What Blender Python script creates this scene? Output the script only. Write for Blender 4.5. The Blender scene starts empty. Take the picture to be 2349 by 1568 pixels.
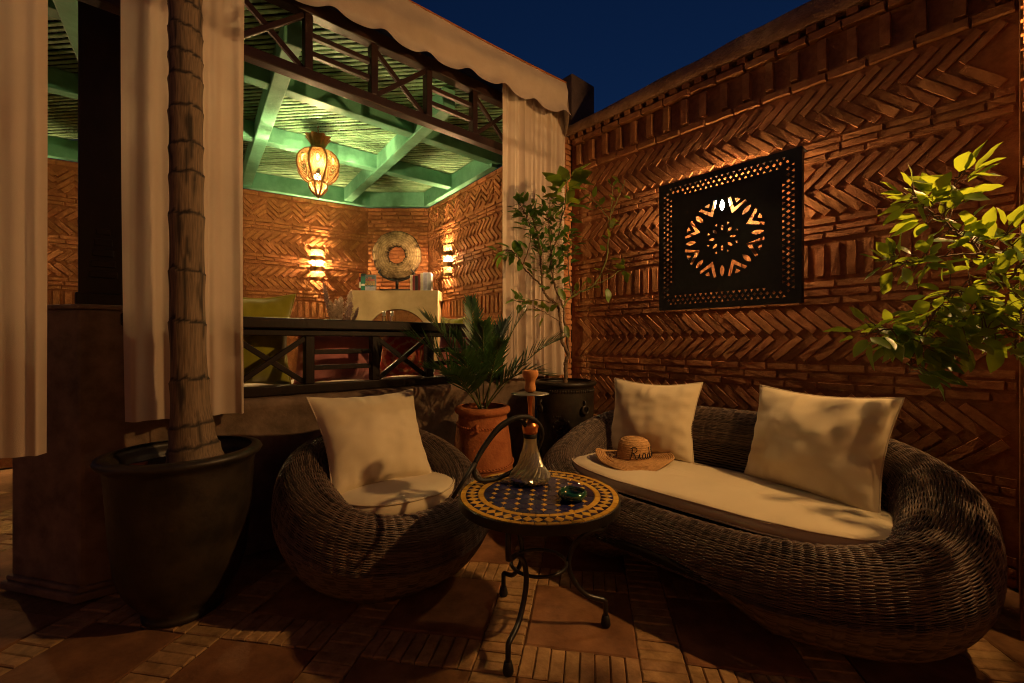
import bpy, bmesh, math, random
import numpy as np
from mathutils import Vector, Matrix, noise
random.seed(7); np.random.seed(7)
PI = math.pi
SC = bpy.context.scene
COL = SC.collection

# ------------------------------------------------------------------ camera, sky, exposure
FPX, CX, CY, EYE = 1015.0, 1174.5, 784.0, 1.07
cam_d = bpy.data.cameras.new('camera'); cam = bpy.data.objects.new('camera', cam_d); COL.objects.link(cam)
cam.location = (0, 0, EYE); cam.rotation_euler = (PI/2, 0, 0)
cam_d.sensor_width = 36; cam_d.lens = 36*FPX/2349; cam_d.clip_start = 0.05; cam_d.clip_end = 2000
SC.camera = cam
wd = bpy.data.worlds.new('World'); SC.world = wd; wd.use_nodes = True
wn = wd.node_tree.nodes; wn.clear()
sky = wn.new('ShaderNodeTexSky'); sky.sky_type = 'NISHITA'; sky.sun_disc = False
sky.sun_elevation = math.radians(0.0); sky.sun_rotation = math.radians(200); sky.altitude = 400
sky.air_density = 1.0; sky.dust_density = 0.3; sky.ozone_density = 4.6
bg = wn.new('ShaderNodeBackground'); bg.inputs['Strength'].default_value = 0.085
wo = wn.new('ShaderNodeOutputWorld')
wd.node_tree.links.new(sky.outputs[0], bg.inputs[0]); wd.node_tree.links.new(bg.outputs[0], wo.inputs[0])
SC.view_settings.view_transform = 'Standard'; SC.view_settings.look = 'None'
SC.view_settings.exposure = 0.0; SC.view_settings.gamma = 1.0; SC.view_settings.use_curve_mapping = False
SC.render.engine = 'CYCLES'
cy = SC.cycles
cy.use_denoising = True; cy.use_adaptive_sampling = False; cy.pixel_filter_type = 'BLACKMAN_HARRIS'; cy.filter_width = 1.1; cy.denoising_prefilter = 'NONE'
try: cy.denoiser = 'OPENIMAGEDENOISE'
except Exception: pass
cy.max_bounces = 7; cy.diffuse_bounces = 3; cy.glossy_bounces = 3; cy.transmission_bounces = 6; cy.transparent_max_bounces = 10
cy.sample_clamp_indirect = 3.0; cy.caustics_reflective = False; cy.caustics_refractive = False; cy.blur_glossy = 1.0

# ------------------------------------------------------------------ coordinates
def P(px, py, d):            # a point seen at (px,py) of a 2349 px wide frame, d metres ahead
    return Vector(((px-CX)/FPX*d, d, EYE-(py-CY)/FPX*d))
def W(X, Y, z=0.0):          # courtyard axes: X towards the right-hand wall, Y towards the pavilion
    return Vector((X*.749-Y*.6626, X*.6626+Y*.749, z))
XW = Vector((.749, .6626, 0)); YW = Vector((-.6626, .749, 0)); UP = Vector((0, 0, 1))
WALLX, FRONT = 2.90, 2.50

# ------------------------------------------------------------------ materials
MATS = {}
def node_mat(name):
    m = bpy.data.materials.new(name); m.use_nodes = True
    nt = m.node_tree; nt.nodes.clear()
    out = nt.nodes.new('ShaderNodeOutputMaterial')
    MATS[name] = m
    return m, nt, out
def mat(name, col, rough=.7, var=.25, scale=6, bump=.15, bscale=60, col2=None, spec=.3, metal=0, rnd=0.0, transl=0.0, tcol=None, sheen=0, coat=0, detail=5, bdist=.004, stretch=None):
    m, nt, out = node_mat(name); N = nt.nodes.new; L = nt.links.new
    b = N('ShaderNodeBsdfPrincipled')
    g = N('ShaderNodeNewGeometry')
    pos = g.outputs['Position']
    if stretch:
        mp = N('ShaderNodeMapping'); mp.inputs['Scale'].default_value = stretch; L(pos, mp.inputs['Vector']); pos = mp.outputs[0]
    n1 = N('ShaderNodeTexNoise'); n1.inputs['Scale'].default_value = scale; n1.inputs['Detail'].default_value = detail; n1.inputs['Roughness'].default_value = .6
    L(pos, n1.inputs['Vector'])
    r = N('ShaderNodeValToRGB'); L(n1.outputs[0], r.inputs[0])
    c2 = col2 or tuple(min(1, c*(1+var)) for c in col)
    c1 = col if col2 else tuple(c*(1-var) for c in col)
    r.color_ramp.elements[0].position = .3; r.color_ramp.elements[0].color = (*c1, 1)
    r.color_ramp.elements[1].position = .7; r.color_ramp.elements[1].color = (*c2, 1)
    colout = r.outputs[0]
    if rnd:
        oi = N('ShaderNodeObjectInfo'); ad = N('ShaderNodeMath'); ad.operation = 'ADD'
        L(oi.outputs['Random'], ad.inputs[0]); L(g.outputs['Random Per Island'], ad.inputs[1])
        fr = N('ShaderNodeMath'); fr.operation = 'FRACT'; L(ad.outputs[0], fr.inputs[0])
        mr = N('ShaderNodeMapRange'); mr.inputs[3].default_value = 1-rnd; mr.inputs[4].default_value = 1+rnd; L(fr.outputs[0], mr.inputs[0])
        hs = N('ShaderNodeHueSaturation'); L(colout, hs.inputs['Color']); L(mr.outputs[0], hs.inputs['Value'])
        m2 = N('ShaderNodeMapRange'); m2.inputs[3].default_value = .5-rnd*.03; m2.inputs[4].default_value = .5+rnd*.03
        wn_ = N('ShaderNodeTexWhiteNoise'); wn_.noise_dimensions = '1D'; L(ad.outputs[0], wn_.inputs['W'])
        L(wn_.outputs[0], m2.inputs[0]); L(m2.outputs[0], hs.inputs['Hue']); colout = hs.outputs[0]
    L(colout, b.inputs['Base Color'])
    b.inputs['Roughness'].default_value = rough; b.inputs['Specular IOR Level'].default_value = spec; b.inputs['Metallic'].default_value = metal
    if sheen: b.inputs['Sheen Weight'].default_value = sheen
    if coat: b.inputs['Coat Weight'].default_value = coat; b.inputs['Coat Roughness'].default_value = .12
    if bump:
        n2 = N('ShaderNodeTexNoise'); n2.inputs['Scale'].default_value = bscale; n2.inputs['Detail'].default_value = 4
        L(pos, n2.inputs['Vector'])
        bp = N('ShaderNodeBump'); bp.inputs['Strength'].default_value = bump; bp.inputs['Distance'].default_value = bdist
        L(n2.outputs[0], bp.inputs['Height']); L(bp.outputs[0], b.inputs['Normal'])
    sh = b.outputs[0]
    if transl:
        t = N('ShaderNodeBsdfTranslucent'); 
        if tcol: t.inputs[0].default_value = (*tcol, 1)
        else: L(colout, t.inputs[0])
        mx = N('ShaderNodeMixShader'); mx.inputs[0].default_value = transl
        L(b.outputs[0], mx.inputs[1]); L(t.outputs[0], mx.inputs[2]); sh = mx.outputs[0]
    L(sh, out.inputs[0])
    return m
def emit(name, col, strength):
    m, nt, out = node_mat(name); e = nt.nodes.new('ShaderNodeEmission')
    e.inputs[0].default_value = (*col, 1); e.inputs[1].default_value = strength
    nt.links.new(e.outputs[0], out.inputs[0]); return m

mat('brick', (.24, .095, .034), .85, scale=22, bump=.45, bscale=120, col2=(.37, .16, .06), rnd=.13, spec=.15, bdist=.006)
mat('mortar', (.21, .085, .033), .95, scale=30, bump=.4, bscale=120, col2=(.31, .13, .050), spec=.1, bdist=.006)  # kept darker than the bricks, standing in for shadow lines in the joints
mat('coping', (.17, .095, .05), .9, scale=9, bump=.9, bscale=45, col2=(.38, .22, .12), spec=.1, bdist=.012)
mat('tile', (.13, .055, .020), .8, scale=9, bump=.7, bscale=45, col2=(.27, .125, .048), rnd=.16, spec=.35, bdist=.004)
mat('floor_brick', (.20, .11, .042), .8, scale=20, bump=.6, bscale=70, col2=(.43, .255, .108), rnd=.17, spec=.3, bdist=.004)
mat('grout', (.17, .095, .045), .95, scale=40, bump=.6, bscale=140, spec=.1)
mat('plaster', (.10, .068, .046), .8, scale=9, bump=.7, bscale=26, col2=(.23, .155, .105), spec=.25, bdist=.008)
mat('cream', (.48, .34, .175), .8, scale=5, bump=.35, bscale=30, col2=(.64, .48, .27), spec=.2)
mat('dark_wood', (.006, .0035, .0027), .38, scale=20, bump=.2, bscale=70, col2=(.013, .0065, .0045), spec=.22, stretch=(1, 1, .4))
mat('red_wood', (.016, .006, .0045), .42, scale=20, bump=.3, bscale=70, col2=(.030, .011, .008), spec=.3)
mat('green_wood', (.075, .27, .175), .55, scale=9, bump=.4, bscale=50, col2=(.13, .38, .26), spec=.3)
mat('slat', (.15, .34, .19), .6, scale=14, bump=.5, bscale=60, col2=(.30, .52, .32), spec=.3, rnd=.2)
mat('gap_shade', (.012, .016, .009), .9, scale=14, col2=(.02, .035, .018), rnd=.3)  # shade of the slat gaps put into this near-black colour
mat('curtain', (.62, .49, .38), .9, var=.06, scale=3, bump=.25, bscale=400, spec=.05, transl=.3, sheen=.2)
mat('valance', (.48, .38, .29), .9, var=.12, scale=4, bump=.25, bscale=120, spec=.05, transl=.12)
mat('cushion', (.60, .50, .33), .9, var=.05, scale=5, bump=.25, bscale=700, spec=.08, sheen=.25, bdist=.001)
mat('piping', (.52, .43, .30), .9, var=.05, bump=.1, spec=.05)
mat('green_velvet', (.24, .23, .015), .8, var=.15, scale=9, bump=.2, bscale=250, spec=.1, sheen=.6)
mat('pink_velvet', (.46, .17, .17), .8, var=.15, scale=9, bump=.2, bscale=250, spec=.1, sheen=.6)
mat('white_seat', (.62, .54, .45), .9, var=.06, scale=9, bump=.3, bscale=300, spec=.05)
mat('black_pot', (.008, .006, .0045), .45, scale=10, bump=.35, bscale=30, col2=(.034, .024, .015), spec=.4, bdist=.006)
mat('terracotta', (.28, .085, .03), .85, scale=12, bump=.7, bscale=60, col2=(.43, .15, .055), spec=.15, bdist=.006)
mat('soil', (.02, .013, .009), .95, scale=40, bump=1, bscale=90, col2=(.05, .03, .02), bdist=.02)
mat('bark', (.13, .085, .05), .9, scale=18, bump=.8, bscale=70, col2=(.24, .16, .10), spec=.1)
mat('branch', (.10, .06, .035), .8, scale=30, bump=.5, bscale=90, col2=(.20, .13, .075), spec=.2)
mat('green_branch', (.16, .17, .05), .7, scale=30, bump=.3, bscale=90, spec=.2)
mat('leaf', (.055, .13, .018), .38, var=.35, scale=30, bump=.15, bscale=200, spec=.5, rnd=.35, transl=.5, tcol=(.42, .52, .03))
mat('leaf_dark', (.05, .13, .025), .35, var=.35, scale=30, bump=.15, bscale=200, spec=.5, rnd=.35, transl=.4, tcol=(.24, .40, .03))
mat('palm_leaf', (.024, .062, .018), .38, var=.3, scale=30, bump=.1, bscale=200, spec=.5, rnd=.2, transl=.22, tcol=(.07, .15, .03))
mat('rachis', (.08, .09, .025), .6, var=.3, scale=30, bump=.1, spec=.3)
mat('iron', (.008, .007, .007), .33, scale=40, bump=.2, bscale=150, col2=(.02, .017, .015), spec=.5)
mat('black_metal', (.006, .005, .0045), .5, scale=30, bump=.1, bscale=120, col2=(.012, .01, .008), spec=.35)
mat('rubber', (.012, .011, .010), .6, scale=40, bump=.1, spec=.3)
mat('copper', (.62, .22, .07), .28, var=.1, scale=30, bump=.03, metal=.9, spec=.5)
mat('clay_bowl', (.52, .22, .07), .7, var=.15, scale=20, bump=.3, bscale=90, spec=.2)
mat('brass', (.20, .10, .03), .42, var=.3, scale=30, bump=.2, metal=.8)
mat('straw', (.36, .19, .07), .8, scale=60, bump=.9, bscale=190, col2=(.58, .34, .14), spec=.15, bdist=.004)
mat('thread', (.012, .012, .018), .9, bump=.1)
mat('blue_tile', (.006, .010, .045), .18, scale=24, bump=.15, bscale=60, col2=(.03, .03, .085), spec=.5, rnd=.5, coat=.3)
mat('yellow_tile', (.46, .24, .025), .3, scale=18, bump=.12, bscale=60, col2=(.62, .36, .05), spec=.4, rnd=.12)
mat('ashtray_glaze', (.004, .03, .016), .1, scale=14, bump=.05, col2=(.012, .075, .04), spec=.6, coat=.6)
mat('stone_disc', (.20, .135, .07), .9, scale=14, bump=1, bscale=40, col2=(.42, .31, .17), spec=.1, bdist=.012)
nt = MATS['stone_disc'].node_tree; N = nt.nodes.new; L = nt.links.new
b = [q for q in nt.nodes if q.type == 'BSDF_PRINCIPLED'][0]; src = b.inputs['Base Color'].links[0].from_socket
ar_ = N('ShaderNodeAttribute'); ar_.attribute_name = 'radius'; ac_ = N('ShaderNodeAttribute'); ac_.attribute_name = 'char'
nz_ = N('ShaderNodeTexNoise'); nz_.inputs['Scale'].default_value = 9; ma = N('ShaderNodeMath'); ma.operation = 'MULTIPLY_ADD'; ma.inputs[1].default_value = .05; L(nz_.outputs[0], ma.inputs[0]); L(ar_.outputs['Fac'], ma.inputs[2])
ml = N('ShaderNodeMath'); ml.operation = 'MULTIPLY'; ml.inputs[1].default_value = 240; L(ma.outputs[0], ml.inputs[0]); sn = N('ShaderNodeMath'); sn.operation = 'SINE'; L(ml.outputs[0], sn.inputs[0])
mr = N('ShaderNodeMapRange'); mr.inputs[1].default_value = -1; mr.inputs[3].default_value = .8; mr.inputs[4].default_value = 1.12; L(sn.outputs[0], mr.inputs[0])
hs = N('ShaderNodeHueSaturation'); L(src, hs.inputs['Color']); L(mr.outputs[0], hs.inputs['Value'])
mx = N('ShaderNodeMixRGB'); L(ac_.outputs['Fac'], mx.inputs[0]); L(hs.outputs[0], mx.inputs[1]); mx.inputs[2].default_value = (.02, .013, .008, 1); L(mx.outputs[0], b.inputs['Base Color'])
mat('char', (.014, .011, .008), .9, scale=30, bump=1, bscale=60, bdist=.02)
mat('pampas', (.42, .31, .22), .95, scale=40, bump=.6, bscale=200, col2=(.62, .5, .38), transl=.3)
mat('pampas_mauve', (.26, .17, .15), .95, scale=40, bump=.6, bscale=200, col2=(.4, .28, .25), transl=.3)
mat('pale_metal', (.30, .29, .24), .35, var=.1, metal=.7, bump=.05)
mat('paper', (.62, .56, .44), .9, var=.1, bump=.1)
mat('hedge_cloth', (.03, .16, .05), .8, var=.3)
for nm, c in dict(book_teal=(.01,.12,.085), book_red=(.16,.015,.012), book_slate=(.10,.14,.18), book_black=(.012,.012,.015), book_cream=(.55,.5,.38), book_crimson=(.22,.02,.025), book_lime=(.38,.42,.10), book_lilac=(.42,.42,.55), book_grey=(.48,.5,.55), ink_red=(.55,.09,.02), ink_yellow=(.7,.42,.05), ink_orange=(.62,.2,.04), ink_white=(.7,.7,.68), ink_blue=(.12,.3,.5), ink_dark=(.02,.03,.05)).items():
    mat(nm, c, .55, var=.12, scale=40, bump=.05)
WARM = (1.0, .55, .19)
emit('bulb_hot', (1.0, .80, .50), 60)
emit('bulb_lantern', (1.0, .72, .30), 40)

# glass
def glass(name, col, rough=.02, ior=1.45):
    m, nt, out = node_mat(name); b = nt.nodes.new('ShaderNodeBsdfPrincipled')
    b.inputs['Base Color'].default_value = (*col, 1); b.inputs['Transmission Weight'].default_value = 1
    b.inputs['Roughness'].default_value = rough; b.inputs['IOR'].default_value = ior
    nt.links.new(b.outputs[0], out.inputs[0]); return m
m, nt, out = node_mat('crystal'); N = nt.nodes.new; L = nt.links.new
b = N('ShaderNodeBsdfPrincipled'); b.inputs['Base Color'].default_value = (.97, .92, .80, 1); b.inputs['Transmission Weight'].default_value = 1; b.inputs['Roughness'].default_value = .03
t = N('ShaderNodeBsdfTranslucent'); t.inputs[0].default_value = (.92, .84, .60, 1); d_ = N('ShaderNodeBsdfGlossy'); d_.inputs[1].default_value = .22; d_.inputs[0].default_value = (.9, .85, .7, 1)  # pale translucent and glossy share stands in for lamp glints off the facets
m1 = N('ShaderNodeMixShader'); m1.inputs[0].default_value = .5; L(t.outputs[0], m1.inputs[1]); L(d_.outputs[0], m1.inputs[2])
m2 = N('ShaderNodeMixShader'); m2.inputs[0].default_value = .58; L(b.outputs[0], m2.inputs[1]); L(m1.outputs[0], m2.inputs[2]); L(m2.outputs[0], out.inputs[0])
glass('clear_water', (.97, .95, .85)); glass('bottle_glass', (.9, .9, .8))
m, nt, out = node_mat('frosted')                       # opal glass of the wall lamp
b = nt.nodes.new('ShaderNodeBsdfTranslucent'); b.inputs[0].default_value = (.9, .85, .75, 1)
t = nt.nodes.new('ShaderNodeBsdfTransparent'); mx = nt.nodes.new('ShaderNodeMixShader'); mx.inputs[0].default_value = .85
nt.links.new(b.outputs[0], mx.inputs[1]); nt.links.new(t.outputs[0], mx.inputs[2]); nt.links.new(mx.outputs[0], out.inputs[0])

m, nt, out = node_mat('glow_diffuser')                         # translucent sheet added inside the sconces to make the pierced bands glow
b = nt.nodes.new('ShaderNodeBsdfTranslucent'); b.inputs[0].default_value = (.40, .31, .18, 1)
t = nt.nodes.new('ShaderNodeBsdfTransparent'); mx = nt.nodes.new('ShaderNodeMixShader'); mx.inputs[0].default_value = .86
nt.links.new(b.outputs[0], mx.inputs[1]); nt.links.new(t.outputs[0], mx.inputs[2]); nt.links.new(mx.outputs[0], out.inputs[0])
# wicker: brown rattan, strand-to-strand variation
m, nt, out = node_mat('wicker'); N = nt.nodes.new; L = nt.links.new
b = N('ShaderNodeBsdfPrincipled'); g = N('ShaderNodeNewGeometry')
n1 = N('ShaderNodeTexNoise'); n1.inputs['Scale'].default_value = 9; n1.inputs['Detail'].default_value = 3; L(g.outputs['Position'], n1.inputs['Vector'])
wv = N('ShaderNodeMath'); wv.operation = 'MULTIPLY_ADD'; wv.inputs[1].default_value = .75; L(g.outputs['Random Per Island'], wv.inputs[0]); L(n1.outputs[0], wv.inputs[2])
r = N('ShaderNodeValToRGB'); L(wv.outputs[0], r.inputs[0])
r.color_ramp.elements[0].position = .35; r.color_ramp.elements[0].color = (.026, .017, .015, 1)
r.color_ramp.elements[1].position = 1.1 if False else 1.0; r.color_ramp.elements[1].color = (.165, .112, .082, 1)
L(r.outputs[0], b.inputs['Base Color']); b.inputs['Roughness'].default_value = .45; b.inputs['Specular IOR Level'].default_value = .4
L(b.outputs[0], out.inputs[0])
mat('wicker_core', (.012, .008, .006), .9, bump=0)

# palm trunk: colour attribute carries the dark fibre of the leaf scars
m, nt, out = node_mat('palm_trunk'); N = nt.nodes.new; L = nt.links.new
b = N('ShaderNodeBsdfPrincipled'); g = N('ShaderNodeNewGeometry')
mp = N('ShaderNodeMapping'); mp.inputs['Scale'].default_value = (120, 120, 7); L(g.outputs['Position'], mp.inputs['Vector'])
n1 = N('ShaderNodeTexNoise'); n1.inputs['Scale'].default_value = 1.6; n1.inputs['Detail'].default_value = 6; L(mp.outputs[0], n1.inputs['Vector'])
r = N('ShaderNodeValToRGB'); L(n1.outputs[0], r.inputs[0])
r.color_ramp.elements[0].position = .28; r.color_ramp.elements[0].color = (.10, .066, .038, 1)
r.color_ramp.elements[1].position = .62; r.color_ramp.elements[1].color = (.20, .135, .08, 1)
at = N('ShaderNodeAttribute'); at.attribute_name = 'scar'
mx = N('ShaderNodeMixRGB'); L(at.outputs['Fac'], mx.inputs[0]); L(r.outputs[0], mx.inputs[1]); mx.inputs[2].default_value = (.014, .009, .006, 1)
L(mx.outputs[0], b.inputs['Base Color']); b.inputs['Roughness'].default_value = .85
bp = N('ShaderNodeBump'); bp.inputs['Strength'].default_value = .5; bp.inputs['Distance'].default_value = .004; L(n1.outputs[0], bp.inputs['Height']); L(bp.outputs[0], b.inputs['Normal'])
L(b.outputs[0], out.inputs[0])

# pierced metal: rows of round holes, optional rosettes, laid out in the shell's own UV map
def pierced(name, col, dots, rosette, thresh):
    m, nt, out = node_mat(name); N = nt.nodes.new; L = nt.links.new
    uv = N('ShaderNodeUVMap'); uv.uv_map = 'uv'
    mp = N('ShaderNodeMapping'); mp.inputs['Scale'].default_value = (dots[0], dots[1], 1); L(uv.outputs[0], mp.inputs['Vector'])
    vo = N('ShaderNodeTexVoronoi'); vo.voronoi_dimensions = '2D'; vo.inputs['Scale'].default_value = 1; vo.inputs['Randomness'].default_value = .55
    L(mp.outputs[0], vo.inputs['Vector'])
    lt = N('ShaderNodeMath'); lt.operation = 'LESS_THAN'; lt.inputs[1].default_value = thresh; L(vo.outputs['Distance'], lt.inputs[0])
    fac = lt.outputs[0]
    if rosette:
        fr = N('ShaderNodeVectorMath'); fr.operation = 'FRACTION'; L(uv.outputs[0], fr.inputs[0])
        sb = N('ShaderNodeVectorMath'); sb.operation = 'SUBTRACT'; sb.inputs[1].default_value = (.5, .5, 0); L(fr.outputs[0], sb.inputs[0])
        ln = N('ShaderNodeVectorMath'); ln.operation = 'LENGTH'; L(sb.outputs[0], ln.inputs[0])
        c = N('ShaderNodeMath'); c.operation = 'LESS_THAN'; c.inputs[1].default_value = .10; L(ln.outputs['Value'], c.inputs[0])
        sn = N('ShaderNodeMath'); sn.operation = 'SINE'; ml = N('ShaderNodeMath'); ml.operation = 'MULTIPLY'; ml.inputs[1].default_value = 75
        L(ln.outputs['Value'], ml.inputs[0]); L(ml.outputs[0], sn.inputs[0])
        rg = N('ShaderNodeMath'); rg.operation = 'GREATER_THAN'; rg.inputs[1].default_value = -.2; L(sn.outputs[0], rg.inputs[0])
        m1 = N('ShaderNodeMath'); m1.operation = 'MULTIPLY'; L(fac, m1.inputs[0]); L(rg.outputs[0], m1.inputs[1])
        m2 = N('ShaderNodeMath'); m2.operation = 'MAXIMUM'; L(m1.outputs[0], m2.inputs[0]); L(c.outputs[0], m2.inputs[1]); fac = m2.outputs[0]
    b = N('ShaderNodeBsdfPrincipled'); b.inputs['Base Color'].default_value = (*col, 1); b.inputs['Metallic'].default_value = .75; b.inputs['Roughness'].default_value = .45
    t = N('ShaderNodeBsdfTransparent'); mx = N('ShaderNodeMixShader')
    L(fac, mx.inputs[0]); L(b.outputs[0], mx.inputs[1]); L(t.outputs[0], mx.inputs[2]); L(mx.outputs[0], out.inputs[0])
    return m
pierced('pierced_brass', (.12, .062, .02), (24, 36), True, .38)
pierced('pierced_sconce', (.16, .10, .04), (34, 10), False, .56)

# pillar: plaster mottled at random between two tones
m = mat('pillar', (.075, .05, .04), .9, scale=9, bump=.5, bscale=40, col2=(.15, .10, .08), spec=.15, bdist=.01)
# printed cushion: red medallion rings on cream
m, nt, out = node_mat('printed_cloth'); N = nt.nodes.new; L = nt.links.new
b = N('ShaderNodeBsdfPrincipled'); tc = N('ShaderNodeTexCoord')
ln = N('ShaderNodeVectorMath'); ln.operation = 'LENGTH'; L(tc.outputs['Object'], ln.inputs[0])
no = N('ShaderNodeTexNoise'); no.inputs['Scale'].default_value = 45; L(tc.outputs['Object'], no.inputs['Vector'])
ma = N('ShaderNodeMath'); ma.operation = 'MULTIPLY_ADD'; ma.inputs[1].default_value = .03; L(no.outputs[0], ma.inputs[0]); L(ln.outputs['Value'], ma.inputs[2])
ml = N('ShaderNodeMath'); ml.operation = 'MULTIPLY'; ml.inputs[1].default_value = 150; L(ma.outputs[0], ml.inputs[0])
sn = N('ShaderNodeMath'); sn.operation = 'SINE'; L(ml.outputs[0], sn.inputs[0])
r = N('ShaderNodeValToRGB'); L(sn.outputs[0], r.inputs[0]); r.color_ramp.elements[0].position = .3; r.color_ramp.elements[0].color = (.38, .05, .03, 1)
r.color_ramp.elements[1].position = .6; r.color_ramp.elements[1].color = (.45, .20, .10, 1)
lt = N('ShaderNodeMath'); lt.operation = 'LESS_THAN'; lt.inputs[1].default_value = .215; L(ma.outputs[0], lt.inputs[0])
mx = N('ShaderNodeMixRGB'); L(lt.outputs[0], mx.inputs[0]); mx.inputs[1].default_value = (.40, .23, .13, 1); L(r.outputs[0], mx.inputs[2])
L(mx.outputs[0], b.inputs['Base Color']); b.inputs['Roughness'].default_value = .9; L(b.outputs[0], out.inputs[0])

# ------------------------------------------------------------------ mesh helpers
def root_loc(o):
    v = Vector((0, 0, 0))
    while o is not None: v = v+o.location; o = o.parent
    return v
def link(name, mesh, parent=None, kind=None):
    o = bpy.data.objects.new(name, mesh); COL.objects.link(o)
    if parent is not None: o.parent = parent
    if kind: o['kind'] = kind
    return o
def thing(name, label, cat, loc=(0, 0, 0), group=None):
    o = bpy.data.objects.new(name, None); COL.objects.link(o); o.location = loc; o.empty_display_size = .1
    o['label'] = label; o['category'] = cat
    if group: o['group'] = group
    return o
def tag(o, label, cat, group=None):
    o['label'] = label; o['category'] = cat
    if group: o['group'] = group
    return o
class MB:
    def __init__(s): s.v = []; s.f = []; s.uv = None
    def box(s, c, hx, hy, hz):                      # centre and half-axis vectors
        c = Vector(c); n = len(s.v)
        for k in (-1, 1):
            for j in (-1, 1):
                for i in (-1, 1): s.v.append(tuple(c+hx*i+hy*j+hz*k))
        for q in ((0,2,3,1),(4,5,7,6),(0,1,5,4),(2,6,7,3),(0,4,6,2),(1,3,7,5)): s.f.append(tuple(n+i for i in q))
        return s
    def bar(s, a, b, w, h, up=UP):                  # beam from a to b, w wide, h deep along up
        a = Vector(a); b = Vector(b); d = b-a; t = d.normalized()
        side = t.cross(Vector(up)).normalized(); u = side.cross(t).normalized()
        return s.box((a+b)/2, d/2, side*w/2, u*h/2)
    def prism(s, poly, z0, z1):
        n = len(s.v); k = len(poly)
        for z in (z0, z1):
            for p in poly: s.v.append((p[0], p[1], z))
        s.f.append(tuple(n+i for i in range(k-1, -1, -1))); s.f.append(tuple(n+k+i for i in range(k)))
        for i in range(k): j = (i+1) % k; s.f.append((n+i, n+j, n+k+j, n+k+i))
        return s
    def tube(s, pts, rad, n=8, caps=True, closed=False):
        pts = [Vector(p) for p in pts]; m = len(pts)
        if not hasattr(rad, '__len__'): rad = [rad]*m
        base = len(s.v); ref = None
        for i, p in enumerate(pts):
            if closed: t = pts[(i+1) % m]-pts[i-1]
            else: t = pts[min(i+1, m-1)]-pts[max(i-1, 0)]
            t = t.normalized() if t.length > 1e-9 else Vector((0, 0, 1))
            if ref is None:
                ref = t.orthogonal().normalized()
            ref = (ref-t*ref.dot(t)); ref = ref.normalized() if ref.length > 1e-6 else t.orthogonal().normalized()
            bn = t.cross(ref)
            for k in range(n):
                a = 2*PI*k/n; s.v.append(tuple(p+(ref*math.cos(a)+bn*math.sin(a))*rad[i]))
        for i in range(m if closed else m-1):
            i2 = (i+1) % m
            for k in range(n):
                k2 = (k+1) % n; s.f.append((base+i*n+k, base+i*n+k2, base+i2*n+k2, base+i2*n+k))
        if caps and not closed:
            s.f.append(tuple(base+k for k in range(n-1, -1, -1))); s.f.append(tuple(base+(m-1)*n+k for k in range(n)))
        return s
    def lathe(s, prof, c, n=32, wob=None, cap=False):
        c = Vector(c); base = len(s.v); m = len(prof)
        for i, (r, z) in enumerate(prof):
            for k in range(n):
                a = 2*PI*k/n; rr = r*(wob(a, i) if wob else 1); s.v.append((c.x+rr*math.cos(a), c.y+rr*math.sin(a), c.z+z))
        for i in range(m-1):
            for k in range(n):
                k2 = (k+1) % n; s.f.append((base+i*n+k, base+i*n+k2, base+(i+1)*n+k2, base+(i+1)*n+k))
        if cap:
            s.f.append(tuple(base+k for k in range(n-1, -1, -1))); s.f.append(tuple(base+(m-1)*n+k for k in range(n)))
        return s
    def grid(s, fn, nu, nv, closeu=False):
        base = len(s.v); cu = nu if closeu else nu+1
        for j in range(nv+1):
            for i in range(cu): s.v.append(tuple(fn(i/nu, j/nv)))
        for j in range(nv):
            for i in range(nu):
                i2 = (i+1) % cu; s.f.append((base+j*cu+i, base+j*cu+i2, base+(j+1)*cu+i2, base+(j+1)*cu+i))
        return s
    def build(s, name, material, parent=None, smooth=False, bevel=0, kind=None):
        o0 = root_loc(parent)
        me = bpy.data.meshes.new(name)
        me.from_pydata([(v[0]-o0.x, v[1]-o0.y, v[2]-o0.z) for v in s.v], [], s.f)
        me.validate(); me.update()
        bm = bmesh.new(); bm.from_mesh(me); bmesh.ops.recalc_face_normals(bm, faces=bm.faces); bm.to_mesh(me); bm.free()
        if material: me.materials.append(MATS[material])
        if smooth: me.polygons.foreach_set('use_smooth', [True]*len(me.polygons))
        o = link(name, me, parent, kind)
        if bevel:
            md = o.modifiers.new('bevel', 'BEVEL'); md.width = bevel; md.segments = 2; md.limit_method = 'ANGLE'
        return o
def catmull(pts, n=8):
    pts = [Vector(p) for p in pts]; out = []
    for i in range(len(pts)-1):
        p0 = pts[max(i-1, 0)]; p1 = pts[i]; p2 = pts[i+1]; p3 = pts[min(i+2, len(pts)-1)]
        for k in range(n):
            t = k/n
            out.append(.5*((2*p1)+(p2-p0)*t+(2*p0-5*p1+4*p2-p3)*t*t+(3*p1-p0-3*p2+p3)*t**3))
    out.append(pts[-1]); return out
def point_light(name, loc, power, col, rad, parent):
    ld = bpy.data.lights.new(name, 'POINT'); ld.energy = power; ld.color = col; ld.shadow_soft_size = rad
    lo = bpy.data.objects.new(name, ld); COL.objects.link(lo); lo.parent = parent; lo.location = Vector(loc)-root_loc(parent)
    return lo
def sphere(mb, c, r, n=12, m=8, sz=1):
    prof = [(max(r*math.sin(PI*i/m), 1e-4), -r*sz*math.cos(PI*i/m)) for i in range(m+1)]
    return mb.lathe(prof, c, n)

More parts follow.
